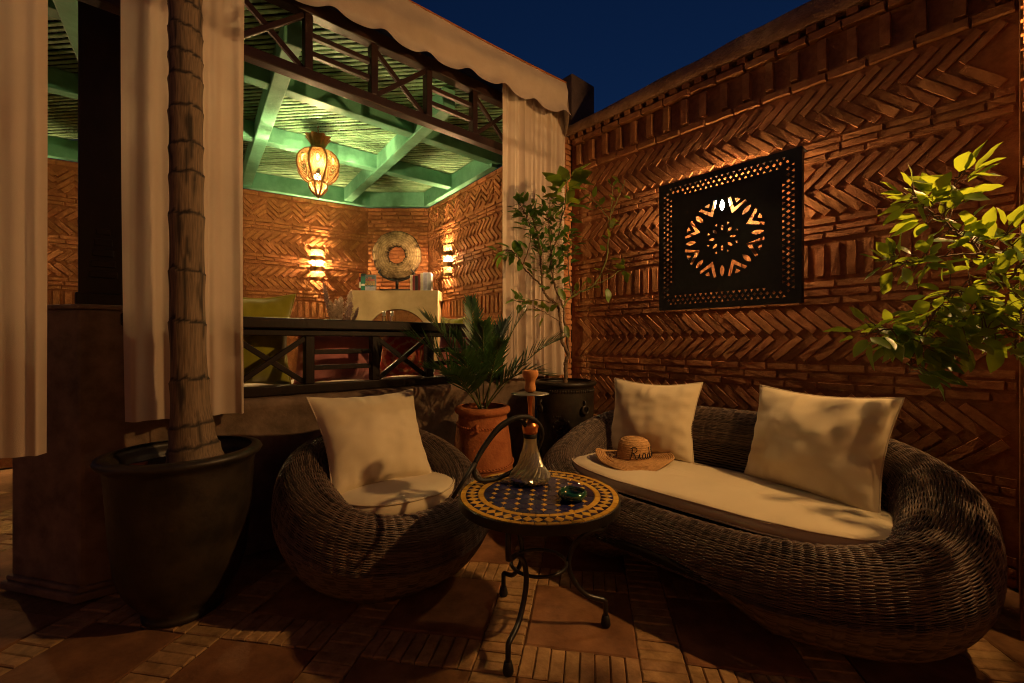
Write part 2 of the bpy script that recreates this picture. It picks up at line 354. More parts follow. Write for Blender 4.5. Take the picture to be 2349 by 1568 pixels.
# ------------------------------------------------------------------ bricks
def brick_mesh(seed, name='brick'):
    rg = random.Random(seed); out = []
    xs = [-.5, -.17, .17, .5]
    pts = [(x, -.5) for x in xs]+[(x, .5) for x in reversed(xs)]
    back = [(x+rg.uniform(-.006, .006), z+rg.uniform(-.035, .035)) for x, z in pts]
    v = [(x, .5, z) for x, z in back]
    front = []
    for i, (x, z) in enumerate(back):
        ix = -.02 if x > .4 else (.02 if x < -.4 else 0)
        front.append((x+ix+rg.uniform(-.006, .006), -.5+rg.uniform(0, .12), z*(1-.13)+rg.uniform(-.02, .02)))
    v += front; k = len(pts)
    f = [tuple(k+i for i in range(k))]
    for i in range(k): j = (i+1) % k; f.append((i, j, k+j, k+i))
    me = bpy.data.meshes.new(name); me.from_pydata(v, [], f); me.update()
    bm = bmesh.new(); bm.from_mesh(me); bmesh.ops.recalc_face_normals(bm, faces=bm.faces); bm.to_mesh(me); bm.free()
    return me
BRICKS = [brick_mesh(i) for i in range(8)]
for me in BRICKS: me.materials.append(MATS['brick'])
def frame(o, e):                                    # wall frame: local x along the wall, y into it, z up
    e = Vector((e[0], e[1], 0)).normalized(); y = Vector((-e.y, e.x, 0))
    return Matrix(((e.x, y.x, 0, o[0]), (e.y, y.y, 0, o[1]), (0, 0, 1, 0), (0, 0, 0, 1)))
def spec(s, z, Lb, Hb, ang=0, T=.024, out=.012):
    return (s+random.uniform(-.002, .002), z+random.uniform(-.0015, .0015), Lb*random.uniform(.97, 1.02), Hb*random.uniform(.93, 1.06), ang+random.uniform(-.013, .013), T+out*.6, out*1.25+random.uniform(-.003, .004))
def chevron(s0, s1, z0, z1, shape, pitch=.071, hb=.043):
    zm = (z0+z1)/2; hh = (z1-z0)/2-.008; a = math.radians(43); Lb = (hh-hb*math.cos(a)*.55)/math.sin(a); dx = Lb*math.cos(a)/2
    sg = 1 if shape == '<' else -1; out = []; s = s0-.1
    while s < s1+.1:
        for up in (1, -1):
            c = s+sg*dx
            if c-dx > s0+.005 and c+dx < s1-.005: out.append(spec(c, zm+up*(hh/2+.003), Lb, hb, up*sg*a))
        s += pitch
    return out
def courses(s0, s1, z0, z1, n, Lb=.19, hb=None, out=.012):
    res = []; p = (z1-z0)/n
    for k in range(n):
        s = s0-random.uniform(0, .15)
        while s < s1:
            l = Lb*random.uniform(.8, 1.05); a = max(s, s0); e = min(s+l, s1)
            if e-a > .03: res.append(spec((a+e)/2, z0+p*(k+.5), e-a-.006, (hb or p*.78), 0, out=out))
            s += l
    return res
def soldiers(s0, s1, z0, z1, pitch=.072, hb=.045, out=.012):
    res = []; s = s0+pitch*.5
    while s < s1-.02:
        res.append(spec(s, (z0+z1)/2, (z1-z0)*.95, hb, PI/2, out=out)); s += pitch
    return res
def zigzag(s0, s1, z0, z1, w=.125, pitch=.058, hb=.036):
    res = []; a = math.radians(44); Lb = w/math.cos(a)*.97; k = 0; s = s0
    while s+w <= s1+.001:
        sg = 1 if k % 2 == 0 else -1
        z = z0-.2
        while z < z1+.2:
            hh = Lb*math.sin(a)/2+hb*.36
            if z-hh < z0 or z+hh > z1:                   # cut bricks fill the edge of the band
                lo = max(z-hh, z0); hi = min(z+hh, z1)
                if hi-lo > .055:
                    f = (hi-lo-hb*.72)/(2*hh-hb*.72)
                    if f > .25:
                        zc = (lo+hi)/2; res.append(spec(s+w/2+sg*(zc-z)/math.tan(a), zc, Lb*f, hb, sg*a))
            else: res.append(spec(s+w/2, z, Lb, hb, sg*a))
            z += pitch
        s += w; k += 1
    return res
def lay(parent, fr, specs, limit=300, name='brick', meshes=None, fillmat='brick'):
    meshes = meshes or BRICKS; o0 = root_loc(parent); items = []
    nrm = (fr.to_3x3() @ Vector((0, -1, 0)))
    for (s, z, Lb, Hb, a, T, out) in specs:
        c = fr @ Vector((s, 0, z)); d = Vector((0, 0, EYE))-c
        px = c.x/max(c.y, .05)*FPX+CX; py = CY-(c.z-EYE)/max(c.y, .05)*FPX
        inside = c.y > .3 and -60 < px < 2410 and -60 < py < 1630
        items.append((Lb*Hb*abs(nrm.dot(d.normalized()))/d.length_squared*(1 if inside else .01), (s, z, Lb, Hb, a, T, out)))
    items.sort(key=lambda t: -t[0])
    fill = MB()
    for i, (_, (s, z, Lb, Hb, a, T, out)) in enumerate(items):
        M = fr @ Matrix.Translation((s, T/2-out, z)) @ Matrix.Rotation(-a, 4, 'Y') @ Matrix.Diagonal((Lb, T, Hb, 1))
        me = random.choice(meshes)
        if i < limit:
            o = link(name, me, parent); o.matrix_local = Matrix.Translation(-o0) @ M
        else:
            n = len(fill.v); fill.v += [tuple(M @ v.co) for v in me.vertices]; fill.f += [tuple(n+k for k in p.vertices) for p in me.polygons]
    if fill.v: fill.build(name+'_infill', fillmat, parent, kind='stuff')

# ------------------------------------------------------------------ the ground
ground = MB().box((0, 2.0, -.06), Vector((9, 0, 0)), Vector((0, 9, 0)), Vector((0, 0, .048))).build('ground', 'grout', kind='structure')
u = Vector((.985, -.172, 0)).normalized(); v = Vector((-u.y, u.x, 0)); TO = Vector((.041, 1.565, 0)); TS, BS = .395, .15; PER = TS+BS
FB = []
def slab_mesh(seed, name, m, bev):
    rg = random.Random(seed); pts = []
    for x, y in ((-.5, -.5), (0, -.5), (.5, -.5), (.5, 0), (.5, .5), (0, .5), (-.5, .5), (-.5, 0)): pts.append((x+rg.uniform(-.008, .008), y+rg.uniform(-.012, .012)))
    vv = [(x, y, -1) for x, y in pts]+[(x, y, -.25) for x, y in pts]+[(x*(1-bev[0]), y*(1-bev[1]), rg.uniform(-.12, 0)) for x, y in pts]; ff = []
    for k in (0, 8):
        for i in range(8): j = (i+1) % 8; ff.append((k+i, k+j, k+8+j, k+8+i))
    ff.append(tuple(16+i for i in range(8)))
    me = bpy.data.meshes.new(name); me.from_pydata(vv, [], ff); me.update(); me.materials.append(MATS[m]); return me
TILES = [slab_mesh(i, 'tile', 'tile', (.035, .035)) for i in range(5)]
FBR = [slab_mesh(30+i, 'floor_brick', 'floor_brick', (.16, .06)) for i in range(6)]
fl = []
for i in range(-7, 7):
    for j in range(-3, 7):
        o = TO+u*(i*PER)+v*(j*PER)
        c = o+u*TS/2+v*TS/2
        wx = c.dot(XW); wy = c.dot(YW)
        if wx > WALLX-.05 or c.y < .6 or c.y > 5 or abs(c.x) > 4.6 or (wy > 2.6 and wx > -.25): continue
        fl.append((c, TS, TS, 'tile'))
        n = 8; w = TS/n
        for k in range(n):
            fl.append((o+u*(w*(k+.5))-v*(BS/2), w, BS, 'b'))
            fl.append((o-u*(BS/2)+v*(w*(k+.5)), BS, w, 'c'))
        for k in range(3): fl.append((o-u*(BS/2)+v*(-BS+BS/3*(k+.5)), BS, BS/3, 'c'))
items = []
for c, w, h, k in fl:
    d2 = (c-Vector((0, 0, EYE))).length_squared; px = c.x/max(c.y, .05)*FPX+CX; py = CY+EYE/max(c.y, .05)*FPX
    items.append(((0 if not (-80 < px < 2430 and py < 1700) else w*h/d2/d2**.5), c, w, h, k))
items.sort(key=lambda t: -t[0]); nb = 0; fill = MB(); fillt = MB()
for a, c, w, h, k in items:
    rot = Matrix(((u.x, v.x, 0, 0), (u.y, v.y, 0, 0), (0, 0, 1, 0), (0, 0, 0, 1)))
    if k == 'c': rot = rot @ Matrix.Rotation(PI/2, 4, 'Z'); w, h = h, w
    lift = random.uniform(-.0022, .0022)
    M = Matrix.Translation((c.x, c.y, lift)) @ rot @ Matrix.Rotation(random.uniform(-.006, .006), 4, 'Z') @ Matrix.Diagonal((w-.0035, h-.004, .02, 1))
    if k == 'tile':
        if a > 0:
            o = link('tile', random.choice(TILES), ground); o.matrix_local = M
        else:
            me = TILES[0]; n0 = len(fillt.v); fillt.v += [tuple(M @ q.co) for q in me.vertices]; fillt.f += [tuple(n0+q for q in p.vertices) for p in me.polygons]
    elif nb < 300:
        o = link('floor_brick', random.choice(FBR), ground); o.matrix_local = M; nb += 1
    else:
        me = random.choice(FBR); n0 = len(fill.v); fill.v += [tuple(M @ q.co) for q in me.vertices]; fill.f += [tuple(n0+q for q in p.vertices) for p in me.polygons]
fill.build('floor_brick_infill', 'floor_brick', ground, kind='stuff')
if fillt.v: fillt.build('tile_infill', 'tile', ground, kind='stuff')

# ------------------------------------------------------------------ right-hand courtyard wall
rw = thing('brick_wall', 'tall courtyard wall of chevron brickwork behind the wicker sofa', 'wall', W(WALLX, 1.2))
FR = frame(W(WALLX, FRONT), W(0, -1))                # s grows towards the camera
SL = 3.6
MB().box(W(WALLX+.15, FRONT-SL/2, 1.40), XW*.15, YW*(SL/2), UP*1.40).build('mortar_bed', 'mortar', rw)
S0, S1 = .03, 2.515
sp = []
sp += chevron(S0, S1, 2.185, 2.485, '<') + chevron(S0, S1, 1.755, 2.055, '<') + chevron(S0, S1, .955, 1.265, '>') + chevron(S0, S1, .485, .795, '>')
sp += courses(S0, S1, 2.06, 2.18, 3) + courses(S0, S1, 1.63, 1.75, 3) + courses(S0, S1, 1.27, 1.41, 3) + courses(S0, S1, .80, .95, 3) + courses(S0, S1, .35, .48, 3) + courses(S0, S1, .0, .14, 3)
sp += soldiers(S0, S1, 1.42, 1.615) + soldiers(S0, S1, .15, .345)
sp += courses(S0, S1, 2.49, 2.54, 1, hb=.04, out=.02) + courses(S0, S1, 2.725, 2.775, 1, hb=.042, out=.035) + soldiers(S0, S1, 2.545, 2.72, pitch=.132, hb=.046, out=.026)
lay(rw, FR, [q[:6]+(q[6]*(.72 if q[1] < 2.488 else 1.15),) for q in sp])
dn = []; s = S0
while s < S1: dn.append((s, 2.797, .05, .036, 0, .05, .045+random.uniform(-.006, .006))); s += .092*random.uniform(.93, 1.07)
lay(rw, FR, dn, name='dentil')
def cop(uu, vv):
    sc = -.02+uu*SL; zt = 2.90+.032*max(sc, 0)+.012*noise.noise((sc*4, 0, 3)); 
    prof = [(-.05, 2.818), (-.065, 2.83), (-.07, 2.86), (-.06, zt-.012), (-.04, zt), (.30, zt+.02), (.33, 2.85), (.3, 2.818)]
    q = prof[int(round(vv*7))]
    w = .008*noise.noise((sc*9, q[0]*40, q[1]*30))
    return FR @ Vector((sc, q[0]+w, q[1]+w))
MB().grid(cop, 90, 7).build('coping', 'coping', rw, smooth=True)
MB().box(W(WALLX-.012, FRONT-1.25, 2.822), XW*.03, YW*1.24, UP*.006).build('coping_soffit', 'coping', rw)

# end pier, pillar above the wall
pr = thing('brick_pier', 'narrow brick pier in the corner beside the hanging cream curtain', 'pier', W(2.83, 2.55))
MB().box(W(2.825, 2.60, 1.405), XW*.072, YW*.09, UP*1.405).build('mortar_bed', 'mortar', pr)
lay(pr, frame(W(2.755, 2.51), W(1, 0)), courses(.0, .14, .0, 2.79, 60, Lb=.15))
pl = MB().box(W(3.06, 2.66, 1.69), XW*.155, YW*.155, UP*1.69).build('plaster_pillar', 'pillar', bevel=.012)
tag(pl, 'dark plaster pillar rising above the wall end against the sky', 'pillar')

# pilaster at the far right with its own lamp
ps = thing('brick_pilaster', 'brick pilaster projecting from the wall past the sofa end', 'pilaster', W(2.63, -.35))
MB().box(W(2.66, -.357, 1.6), XW*.242, YW*.337, UP*1.6).build('mortar_bed', 'mortar', ps)
lay(ps, frame(W(2.418, -.022), W(0, -1)), courses(.0, .60, .0, 3.18, 66), limit=200)
LAMP = W(2.325, -.40, 2.20)
wl = thing('wall_lamp', 'opal glass globe lamp on an iron bracket on the brick pilaster', 'lamp', W(2.40, -.40, 2.08))
mb = MB(); mb.tube([W(2.40, -.40, 2.10), W(2.36, -.40, 2.08), W(2.33, -.40, 2.09), LAMP-UP*.075], .008, 8); mb.lathe([(.001, 0), (.03, .0), (.032, .012), (.001, .013)], LAMP-UP*.075, 16)
mb.build('bracket', 'iron', wl, smooth=True)
sphere(MB(), LAMP, .055, 20, 12).build('globe', 'frosted', wl, smooth=True)
sphere(MB(), LAMP, .02).build('bulb', 'bulb_hot', wl, smooth=True)
point_light('lamp_light', LAMP, 365, WARM, .03, wl)

# unseen plaster walls added behind the camera to bounce warm light back
mat('bounce_plaster', (.44, .28, .16), .9, scale=5, bump=.5, bscale=30, col2=(.58, .39, .24), spec=.15, bdist=.01)
tw = thing('bounce_wall', 'added unseen plaster wall bouncing warm light back at the brick wall', 'wall', W(-2.1, -.4))
MB().box(W(-2.1, -.4, 1.35), XW*.1, YW*2.5, UP*1.35).build('wall_face', 'bounce_plaster', tw, bevel=.02)
MB().box(W(-2.1, -.4, 2.74), XW*.13, YW*2.52, UP*.04).build('coping', 'coping', tw, bevel=.01)
tw = thing('bounce_wall', 'added unseen plaster wall bouncing warm light back towards the pavilion', 'wall', W(.4, -2.8))
MB().box(W(.4, -2.8, 1.35), XW*2.4, YW*.1, UP*1.35).build('wall_face', 'bounce_plaster', tw, bevel=.02)
MB().box(W(.4, -2.8, 2.74), XW*2.42, YW*.13, UP*.04).build('coping', 'coping', tw, bevel=.01)

# ------------------------------------------------------------------ pierced metal panel with its bulb
PC = (WALLX-.13, 1.181, 1.707); PS = .844
panel = thing('pierced_panel_lamp', 'square black metal panel lamp pierced with a flower ring, lit from behind', 'wall lamp', W(WALLX-.05, PC[1], PC[2]-PS/2))
cu = bpy.data.curves.new('panel', 'CURVE'); cu.dimensions = '2D'; cu.fill_mode = 'BOTH'; cu.extrude = .0015
def spl(pts):
    sp_ = cu.splines.new('POLY'); sp_.points.add(len(pts)-1); sp_.use_cyclic_u = True
    for q, (x, y) in zip(sp_.points, pts): q.co = (x, y, 0, 1)
h = PS/2
spl([(-h, -h), (h, -h), (h, h), (-h, h)])
def rot(pts, a): return [(x*math.cos(a)-y*math.sin(a), x*math.sin(a)+y*math.cos(a)) for x, y in pts]
npn = 22; pit = (PS-.10)/npn
for side in range(4):
    for k in range(1, npn):
        x = -PS/2+.05+pit*(k+.5); y = h-.062
        if k < npn-1 or True:
            spl(rot([(x-.011, y), (x, y-.011), (x+.011, y), (x, y+.011)], side*PI/2) if not (k == npn-1) else rot([(x-.009, y), (x, y-.009), (x+.009, y), (x, y+.009)], side*PI/2))
        if k > 0:
            xx = x-pit/2
            spl(rot([(xx-.0085, y+.030), (xx+.0085, y+.030), (xx, y+.014)], side*PI/2))
            if 3 < k < npn-1: spl(rot([(xx-.0085, y-.030), (xx+.0085, y-.030), (xx, y-.014)], side*PI/2))
def lens(r0, r1, w, a):
    pts = []
    for k in range(9):
        t = k/8; pts.append((r0+(r1-r0)*t, w*math.sin(PI*t)**.8))
    for k in range(7, 0, -1):
        t = k/8; pts.append((r0+(r1-r0)*t, -w*math.sin(PI*t)**.8))
    return rot(pts, a)
for k in range(8):
    a = k*PI/4
    spl(lens(.165, .236, .014, a)); spl(lens(.045, .082, .008, a))
    b = a+PI/8
    spl(rot([(.150, 0), (.232, .060), (.241, .045), (.185, 0), (.241, -.045), (.232, -.060)], b))
    spl(rot([(.216, 0), (.238, .018), (.242, 0), (.238, -.018)], b))
    spl(rot([(.082, 0), (.097, .008), (.097, -.008)], b))
co = bpy.data.objects.new('tmp', cu); COL.objects.link(co)
dg = bpy.context.evaluated_depsgraph_get(); pm = bpy.data.meshes.new_from_object(co.evaluated_get(dg)); bpy.data.objects.remove(co)
pm.materials.clear(); pm.materials.append(MATS['black_metal'])
pf = link('pierced_sheet', pm, panel)
ex = W(0, -1); pf.matrix_local = Matrix.Translation(W(*PC)-panel.location) @ Matrix(((ex.x, 0, -XW.x, 0), (ex.y, 0, -XW.y, 0), (0, 1, 0, 0), (0, 0, 0, 1)))
mb = MB()
for dz in (-1, 1): mb.box(W(PC[0]+(.047 if dz > 0 else .017), PC[1], PC[2]+dz*(h+.0015)), XW*(.048 if dz > 0 else .018), YW*(h+.003), UP*.0015)  # top lip made deeper to hold back light spilling upwards
for dy in (-1, 1): mb.box(W(PC[0]+.017, PC[1]+dy*(h+.0015), PC[2]), XW*.018, YW*.0015, UP*(h-.001))
mb.build('rim', 'black_metal', panel)
mb = MB()
for dy in (-.3, .3):
    for dz in (-.3, .3): mb.tube([W(PC[0]+.002, PC[1]+dy, PC[2]+dz), W(WALLX+.002, PC[1]+dy, PC[2]+dz)], .004, 6)
mb.build('stand_off', 'black_metal', panel)
BUL = W(WALLX-.068, PC[1]+.026, PC[2]+.222)
sphere(MB(), BUL, .046, 20, 12).build('bulb', 'bulb_hot', panel, smooth=True)
MB().tube([BUL+XW*.04, BUL+XW*.069], .014, 10).build('socket', 'black_metal', panel, smooth=True)
point_light('panel_light', BUL, 760, (1.0, .58, .25), .048, panel)

# ------------------------------------------------------------------ pavilion walls
K1 = Vector((-1.730, 5.33, 0)); K2 = Vector((-1.006, 5.33, 0)); DL = Vector((-.848, -.530, 0)).normalized(); DR = Vector((.5836, -.812, 0)).normalized()
WT = 2.676; LL = 3.7; LR = 1.9
bwl = thing('brick_wall', 'lamp-lit brick wall of zigzags and chevrons behind the lantern', 'wall', K1+DL*1.5)
A = K1+DL*LL; FL = frame(A, -DL)
nin = Vector((-.530, .848, 0))
MB().box(K1+DL*LL/2+nin*.1+UP*WT/2, DL*(LL/2+.05), nin*.1, UP*WT/2).build('mortar_bed', 'mortar', bwl)
def bands(s0, s1, w):
    r_ = courses(s0, s1, 2.62, 2.672, 1) + zigzag(s0, s1, 2.385, 2.615, w)
    r_ += courses(s0, s1, 2.27, 2.38, 3) + chevron(s0, s1, 2.015, 2.265, '<') + courses(s0, s1, 1.895, 2.01, 3) + chevron(s0, s1, 1.645, 1.89, '<')
    r_ += courses(s0, s1, 1.525, 1.64, 3) + soldiers(s0, s1, 1.335, 1.52) + courses(s0, s1, 1.22, 1.33, 3) + chevron(s0, s1, .96, 1.215, '<')
    return r_
lay(bwl, FL, bands(.25, LL-.01, .125))
bwr = thing('brick_wall', 'short brick wall of zigzags beside the curtain, lit by a sconce', 'wall', K2+DR*1.0)
FRR = frame(K2, DR); nir = Vector((.812, .5836, 0))
MB().box(K2+DR*LR/2+nir*.06+UP*WT/2, DR*(LR/2), nir*.06, UP*WT/2).build('mortar_bed', 'mortar', bwr)
lay(bwr, FRR, bands(.015, LR-.25, .11))
bwc = thing('brick_wall', 'corner wall of plain ribbed brick courses behind the round wooden disc', 'wall', (K1+K2)/2)
MB().box((K1+K2)/2+Vector((0, .08, WT/2)), Vector((.362, 0, 0)), Vector((0, .08, 0)), UP*WT/2).build('mortar_bed', 'mortar', bwc)
lay(bwc, frame(K1, (1, 0)), courses(.0, .724, 1.45, WT-.004, 26, hb=.031, out=.022))

# raised floor inside, low plaster wall, pedestal, post
MB().prism([(p.x, p.y) for p in (W(-.1, 2.72), W(2.62, 2.72), K2+DR*.9, K2, K1, K1+DL*2.0)], .0, .40).build('pavilion_floor', 'plaster', kind='structure')
lw = thing('low_wall', 'rough brown plaster parapet under the dark railing, striped with palm shadows', 'wall', W(1.3, 2.6))
def lwf(uu, vv):
    s = .1+uu*2.35; prof = [(2.535, 0), (2.535, .3), (2.535, .60), (2.53, .70), (2.51, .73), (2.505, .755), (2.515, .775), (2.56, .782), (2.72, .782)]
    y, z = prof[int(round(vv*8))]; n_ = .009*noise.noise((s*6, z*6, 1))+.004*noise.noise((s*25, z*25, 5))
    return W(s, y-n_, z+n_*.5)
MB().grid(lwf, 120, 8).build('wall_face', 'plaster', lw, smooth=True)
MB().box(W(1.275, 2.63, .36), XW*1.17, YW*.085, UP*.36).build('wall_core', 'plaster', lw)
pe = thing('corner_pedestal', 'chamfered dark plaster pedestal with a moulded foot under the wooden post', 'pedestal', (-1.8, 2.15, 0))
pts = [(-1.774, 1.807), (-1.40, 2.138), (-1.66, 2.45), (-2.05, 2.45), (-2.198, 1.919)]
cx_ = sum(p[0] for p in pts)/5; cy_ = sum(p[1] for p in pts)/5
def infl(k): return [(cx_+(x-cx_)*k, cy_+(y-cy_)*k) for x, y in pts]
MB().prism(infl(.965), .05, 1.205).build('shaft', 'plaster', pe, bevel=.015)
MB().prism(infl(.985), 1.205, 1.225).build('cap', 'plaster', pe, bevel=.006)
MB().prism(infl(1.04), .0, .035).build('foot', 'plaster', pe, bevel=.008)
MB().prism(infl(1.0), .035, .058).build('foot_moulding', 'plaster', pe, bevel=.008)
po = thing('wooden_post', 'dark carved wooden post standing on the plaster pedestal', 'post', (-1.955, 2.12, 1.225))
a_ = math.radians(41.5); ex_ = Vector((math.cos(a_), math.sin(a_), 0)); ey_ = Vector((-ex_.y, ex_.x, 0)); c0 = Vector((-1.955, 2.12, 0))
MB().box(c0+UP*2.2, ex_*.085, ey_*.085, UP*.975).build('shaft', 'dark_wood', po, bevel=.008)
MB().box(c0+UP*1.26, ex_*.095, ey_*.095, UP*.035).build('base_block', 'dark_wood', po, bevel=.008)
mb = MB()
for k in range(5): mb.box(c0+UP*(1.38+.05*k)-ey_*.087, ex_*(.05-.006*k), ey_*.004, UP*.016)
mb.build('carved_panel', 'dark_wood', po, bevel=.004)

# ------------------------------------------------------------------ railing and upper fretwork
def fret(root, y0, zb, zt, posts, first, wpost, chord_b, chord_t, m, s_lo, s_hi):
    MB().box(W((s_lo+s_hi)/2, y0, zb+chord_b/2), XW*((s_hi-s_lo)/2), YW*.032, UP*(chord_b/2)).build('bottom_rail', m, root, bevel=.005)
    MB().box(W((s_lo+s_hi)/2, y0, zt-chord_t/2), XW*((s_hi-s_lo)/2), YW*.034, UP*(chord_t/2)).build('top_rail', m, root, bevel=.005)
    z0 = zb+chord_b; z1 = zt-chord_t
    for s in posts: MB().box(W(s, y0, (z0+z1)/2), XW*wpost/2, YW*.028, UP*((z1-z0)/2)).build('baluster', m, root, bevel=.004)
    for k in range(len(posts)-1):
        a = posts[k]+wpost/2; b_ = posts[k+1]-wpost/2
        if (k+first) % 2 == 0:
            MB().bar(W(a, y0-.010, z0+.012), W(b_, y0-.010, z1-.012), .022, .028, up=XW).build('cross_brace', m, root, bevel=.003)
            MB().bar(W(a, y0+.013, z1-.012), W(b_, y0+.013, z0+.012), .022, .028, up=XW).build('cross_brace', m, root, bevel=.003)
        else:
            for t in (1/3, 2/3): MB().box(W((a+b_)/2, y0, z0+(z1-z0)*t), XW*((b_-a)/2), YW*.015, UP*.014).build('cross_bar', m, root, bevel=.003)
rl = thing('railing', 'dark wooden railing with crosses and bars on the low plaster wall', 'railing', W(1.2, 2.56, .785))
fret(rl, 2.575, .787, 1.135, [.02, .40, .778, 1.158, 1.537, 1.917, 2.30], 1, .048, .05, .035, 'dark_wood', .0, 2.33)
MB().box(W(1.165, 2.575, 1.165), XW*1.165, YW*.065, UP*.029).build('handrail', 'dark_wood', rl, bevel=.008)
fr_ = thing('fretwork_frieze', 'dark red wooden fretwork frieze of crosses and bars under the canopy', 'frieze', W(1.2, 2.53, 2.49))
fret(fr_, 2.54, 2.485, 2.92, [-.36, .02, .39, .761, 1.133, 1.507, 1.878, 2.25, 2.62], 0, .042, .055, .08, 'red_wood', -.5, 2.80)

# ------------------------------------------------------------------ green slatted ceiling
pg = thing('pergola_ceiling', 'green painted beams and slatted wooden ceiling over the pavilion', 'ceiling', (-1.6, 3.8, 2.676))
ZC = 2.85
def clip_line(p, d, poly):
    ts = []
    for i in range(len(poly)):
        a = poly[i]; b_ = poly[(i+1) % len(poly)]; e = (b_[0]-a[0], b_[1]-a[1]); den = d[0]*e[1]-d[1]*e[0]
        if abs(den) < 1e-9: continue
        t = ((a[0]-p[0])*e[1]-(a[1]-p[1])*e[0])/den; q = ((a[0]-p[0])*d[1]-(a[1]-p[1])*d[0])/den
        if 0 <= q < 1: ts.append(t)
    return (min(ts), max(ts)) if len(ts) >= 2 else None
FP = [(p.x, p.y) for p in (W(-1.4, 2.53), W(2.72, 2.53), K2+DR*.95, K2, K1, K1+DL*(LL-.1))]
sd = Vector((.994, -.105, 0)).normalized(); sn_ = Vector((-sd.y, sd.x, 0)); k = 0; off = .9
slm = bpy.data.meshes.new('slat'); tm = MB().box((0, 0, 0), Vector((.5, 0, 0)), Vector((0, .5, 0)), Vector((0, 0, .5)))
slm.from_pydata(tm.v, [], tm.f); slm.update(); slm.materials.append(MATS['slat'])
while off < 5.7:
    p = sn_*off; c_ = clip_line((p.x, p.y), (sd.x, sd.y), FP)
    if c_ and c_[1]-c_[0] > .05:
        o = link('slat', slm, pg); mid = p+sd*((c_[0]+c_[1])/2)
        R_ = Matrix(((sd.x, sn_.x, 0, 0), (sd.y, sn_.y, 0, 0), (0, 0, 1, 0), (0, 0, 0, 1)))
        o.matrix_local = Matrix.Translation(Vector((mid.x, mid.y, ZC+.006+random.uniform(-.002, .002)))-pg.location) @ R_ @ Matrix.Rotation(random.uniform(-.002, .002), 4, 'Z') @ Matrix.Diagonal((c_[1]-c_[0], .0215*random.uniform(.92, 1.08), .008, 1))
    off += .0435
mb = MB(); off = -4.5
while off < 2.0:
    p = sd*off; c_ = clip_line((p.x, p.y), (sn_.x, sn_.y), FP)
    if c_: mb.box(p+sn_*((c_[0]+c_[1])/2)+UP*(ZC+.036), sn_*((c_[1]-c_[0])/2), sd*.013, UP*.006)
    off += .046
mb.build('upper_batten', 'gap_shade', pg, kind='stuff')
mb = MB(); mb.prism(FP, ZC+.06, ZC+.075); mb.build('dark_backing', 'gap_shade', pg)  # near-black sheet added so no sky shows through the slat gaps
bd = (K2+DR-K2)
def beam(a, b_, w=.095, z0=2.70, z1=ZC-.002):
    MB().bar(Vector((a.x, a.y, (z0+z1)/2)), Vector((b_.x, b_.y, (z0+z1)/2)), w, z1-z0).build('beam', 'green_wood', pg, bevel=.006)
for px_ in (-.27, .68, 1.70):
    a = W(px_+.03, 2.62); t = 0
    tl = clip_line((a.x, a.y), (-DR.x, -DR.y), FP)
    beam(a, a-DR*(tl[1]-.02))
for Yb, dv in ((3.18, XW), (4.15, Vector((.785, .62, 0)).normalized())):
    a = W(0, Yb); tl = clip_line((a.x, a.y), (dv.x, dv.y), FP); beam(a+dv*(tl[0]+.02), a+dv*(tl[1]-.02), z0=2.712)
def plate(a, b_, n, w=.05):
    MB().box((a+b_)/2+n*w*.5+UP*2.763, (b_-a)/2, n*w*.5, UP*.085).build('wall_plate', 'green_wood', pg, bevel=.004)
plate(K1, K1+DL*LL, -nin, .07); plate(K1-Vector((.02, 0, 0)), K2+Vector((.02, 0, 0)), Vector((0, -1, 0)), .06); plate(K2, K2+DR*1.5, -nir, .07)
mb = MB()
for t in (.14, .62): mb.tube([K2+DR*t-nir*.066+UP*2.76, K2+DR*t-nir*.078+UP*2.76], .016, 12)
mb.tube([K1+DL*.93-nin*.066+UP*2.76, K1+DL*.93-nin*.078+UP*2.76], .016, 12)
mb.build('bolt_plug', 'green_wood', pg)

# ------------------------------------------------------------------ canopy valance, roof cloth, curtains
va = thing('canopy_valance', 'cream fabric canopy edge with a scalloped hem along the pavilion roof', 'canopy', W(1.2, 2.35, 2.8))
EL = W(-1.6, 2.56); ER = P(1300, 200, 3.46); ER.z = 0
dvv = (ER-EL).normalized(); nvv = Vector((dvv.y, -dvv.x, 0)); LV = (ER-EL).length
def valf(uu, vv):
    s = uu*LV; lob = .5-.5*math.cos(2*PI*(s+.12)/.285+.5*math.sin(2*PI*(s+.12)/.285))
    zt = 3.105-.012*math.sin(s*2); zb = 2.840-.042*lob; zz = zt+(zb-zt)*vv
    w = .018*math.sin(s*7+2.2*vv)*vv+.03*noise.noise((s*1.3, vv*2.2, 3))*vv+.01*math.sin(vv*9+s*1.2)
    return EL+dvv*s+nvv*(w+.03*vv)+UP*zz
MB().grid(valf, 220, 12).build('valance_cloth', 'valance', va, smooth=True)
def flap(uu, vv):
    s = uu*.26; lob = math.sin(PI*uu)**.5 if 0 < uu < 1 else 0
    zt = 3.093; zb = 2.845-.10*lob; zz = zt+(zb-zt)*vv
    dd = (XW*.55+YW*.83)
    return ER+dd*s+nvv*(.03*vv*(1-uu))+XW*(.05*vv*uu)+UP*(zz)
MB().grid(flap, 20, 10).build('corner_flap', 'valance', va, smooth=True)
def seam(t): return EL+dvv*(t*LV)-nvv*.006+UP*(3.107-.012*math.sin(t*LV*2))
MB().tube([seam(k/60) for k in range(61)], .006, 6).build('edge_piping', 'terracotta', va, smooth=True)
rp = [EL+UP*3.103, ER+UP*3.10, W(2.86, 2.72, 3.33), Vector((K2.x+.1, K2.y+.1, 3.35)), Vector((K1.x, K1.y+.1, 3.35)), Vector((A.x, A.y, 3.3))]
cc = sum(rp, Vector())/len(rp)+UP*.25
